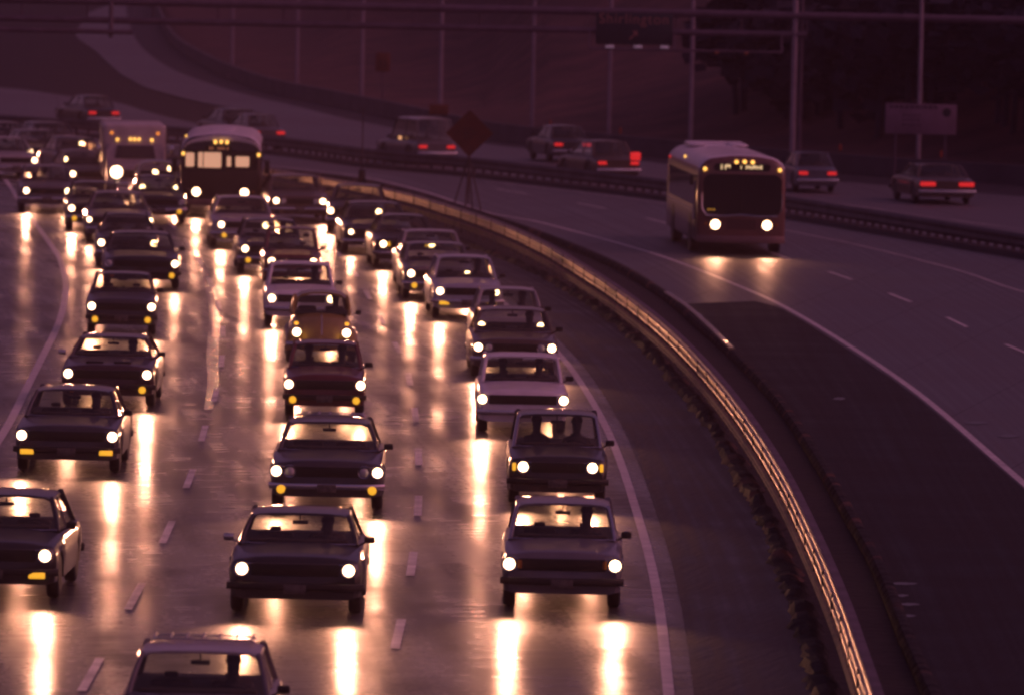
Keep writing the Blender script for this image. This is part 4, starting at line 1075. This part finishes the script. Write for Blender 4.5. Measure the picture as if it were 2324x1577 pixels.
c(742, 1070, 'dark wide sedan with ribbed roof rack and round amber lamps', W=1.88, L=4.9, hl=1.64, paintm=dgrey, amber='under', roofw=1.36, rack=True, quad=True, hz=.65, mirrors=(1,), H=1.36)
c(670, 1292, 'black coupe with no amber lamps, nearest full car in the centre lane', name='coupe', W=1.90, hl=1.48, paintm=black, roofw=1.42, H=1.32, mirrors=(-1,1), bump=BLACK)
driver('driver of the black coupe nearest in the centre lane')
f = F(437, 1655, .65); car('sedan', 'car at the bottom edge with only its pale roof and windshield in view', f, 0.0, W=1.85, L=4.8, hl=1.5, paintm=mid, roofm=silver, rack=True, roofw=1.40, H=1.38)
driver('driver of the car cut by the bottom edge')
# --- right lane
c(805, 480, 'dark car with one bright headlight, last but one by the guardrail end', yawadd=-.09, W=1.75, hl=1.42, paintm=dgrey, roofw=1.3)
c(858, 528, 'long dark sedan with headlights off and one low lamp lit', W=2.0, L=5.3, hl=1.5, paintm=black, lights=(.5,0), lensr=.06, roofw=1.4, hz=.6)
c(925, 555, 'dark fastback with an amber lamp beside its headlight', W=1.85, hl=1.30, paintm=black, amber='inner', roofw=1.15)
c(985, 597, 'pale roofed sedan with glowing windshield close behind a dark sedan', W=1.80, L=4.1, hl=1.42, paintm=silver, roofw=1.32, lights=(.5,.5), lensr=.07, H=1.42)
c(997, 622, 'dark sedan with one round amber lamp, ahead of the pale roofed sedan', W=1.84, hl=1.40, paintm=mid, amber='under', roofw=1.42, L=4.3, H=1.36)
c(1062, 662, 'blue grey sedan with a light hood and rectangular amber lamp', W=1.72, hl=1.32, paintm=PN('pale_blue', (.36,.38,.44)), amber='bar', roofw=1.26, H=1.42)
driver('driver of the blue grey sedan with light hood')
c(1160, 740, 'pale roofed car mostly hidden behind the olive brown sedan', W=1.66, L=4.3, hl=1.3, paintm=silver, roofw=1.22, H=1.40, lights=(.6,.6))
driver('driver of the mostly hidden pale roofed car'); driver('passenger in the mostly hidden pale roofed car', -1, .93)
c(1169, 789, 'olive brown sedan with plain front, third in the right lane', W=1.86, hl=1.53, paintm=brown, roofw=1.40, H=1.38, mirrors=(1,), quad=True)
driver('driver of the olive brown sedan')
c(1187, 907, 'white sedan with pale hood and chrome bumper in the right lane', W=1.72, hl=1.52, paintm=white, roofw=1.40, H=1.38, mirrors=(1,))
driver('driver of the white sedan with pale hood'); driver('passenger in the white sedan with pale hood', -1, .93)
c(1266, 1060, 'boxy black sedan with close set headlights and amber corner lamps', W=1.68, L=4.4, hl=1.14, paintm=black, amber='outer', chromep=True, roofw=1.34, H=1.44, bump=BLACK, mirrors=(1,))
driver('driver of the boxy black sedan'); driver('passenger in the boxy black sedan', -1, .96)
c(1276, 1281, 'slate grey sedan nearest in the right lane, faint inner amber lamps', W=1.74, hl=1.49, paintm=PN('slate', (.12,.12,.14)), amber='inner', amb_on=(0,0), roofw=1.36, H=1.40, bump=BLACK, mirrors=(1,), chromep=True)
driver('driver of the dark grey sedan nearest in the right lane')
# --- bus on the express road
f = F(1682, 511, .85); bus('city_bus', 'brown city bus with wide dark windshield alone on the right hand road', f, -math.atan(slope_of(REDGE, f.y+6))-.085)

# --- cars driving away
def away(cx, ty, label, W_, **k):
    q = pt(cx, ty, .68); f = Vector((q.x, q.y, 0)); s_ = slope_of(MED, q.y) if k.pop('med', 1) else 0
    rz = k.pop('rz')
    return car(k.pop('name', 'sedan'), label, f, rz, W=W_, away=True, lights=(0,0), group='cars driving away on the far road', **k)
away(236, 257, 'dark receding car at upper left, above the box truck', 1.5, rz=.35, paintm=dgrey, L=4.4)
away(556, 289, 'receding car half hidden behind another, one red lamp showing', 1.7, rz=.3, paintm=dgrey, L=4.4)
away(609, 302, 'pale roofed receding car with two red lamps, above the old bus', 1.5, rz=.3, paintm=mid, L=4.4)
t = away(992, 334, 'pale roofed receding wagon with an orange side lamp, left of the diamond sign', 1.6, rz=.35, paintm=mid, roofm=silver, L=4.6, H=1.75, wagon=True, name='station_wagon', roofw=1.35)
b_ = bmesh.new(); bevbox(b_, (0,0,0), (.06,.22,.12), .02); obj('turn_signal', b_, mat('orange_lit', (.7,.3,.05), .3, emit=(1,.45,.2), es=1.1), t, loc=(.80,.4,.95))
away(1300, 329, 'dark receding sedan with two red lamps, left of the brown receding car', 1.6, rz=.22, paintm=dgrey, L=4.6)
t = away(1404, 371, 'brown receding car with an extra large red lamp lit at its right', 1.7, rz=.30, paintm=brown, L=4.6, H=1.45)
b_ = bmesh.new(); bevbox(b_, (0,0,0), (.36,.05,.28), .04); obj('brake_light', b_, RED_ON, t, loc=(-.62,2.30,.93))
away(1856, 394, 'blue grey receding sedan just right of the right bus', 1.5, rz=.12, paintm=blueg, L=4.8, tail='bar')
away(2150, 419, 'long wide receding sedan with broad red lamps at far right', 2.0, rz=.14, paintm=brown, L=5.4, H=1.32, tail='wide')

# ------------------------------------------------------------------ haze
bm = bmesh.new(); box(bm, (0, 640, 24.5), (760, 1400, 52)); hz_ = obj('haze', bm, None or [], smooth=0)
hm = bpy.data.materials.new('haze'); hm.use_nodes = True; hn = hm.node_tree; hn.nodes.remove(hn.nodes['Principled BSDF'])
pv = hn.nodes.new('ShaderNodeVolumePrincipled'); pv.inputs['Anisotropy'].default_value = .7; pv.inputs['Density'].default_value = .00022; pv.inputs['Color'].default_value = (.95,.62,.82,1)
hn.links.new(pv.outputs[0], hn.nodes['Material Output'].inputs['Volume'])
hz_.data.materials.clear(); hz_.data.materials.append(hm); kind(hz_, 'stuff')
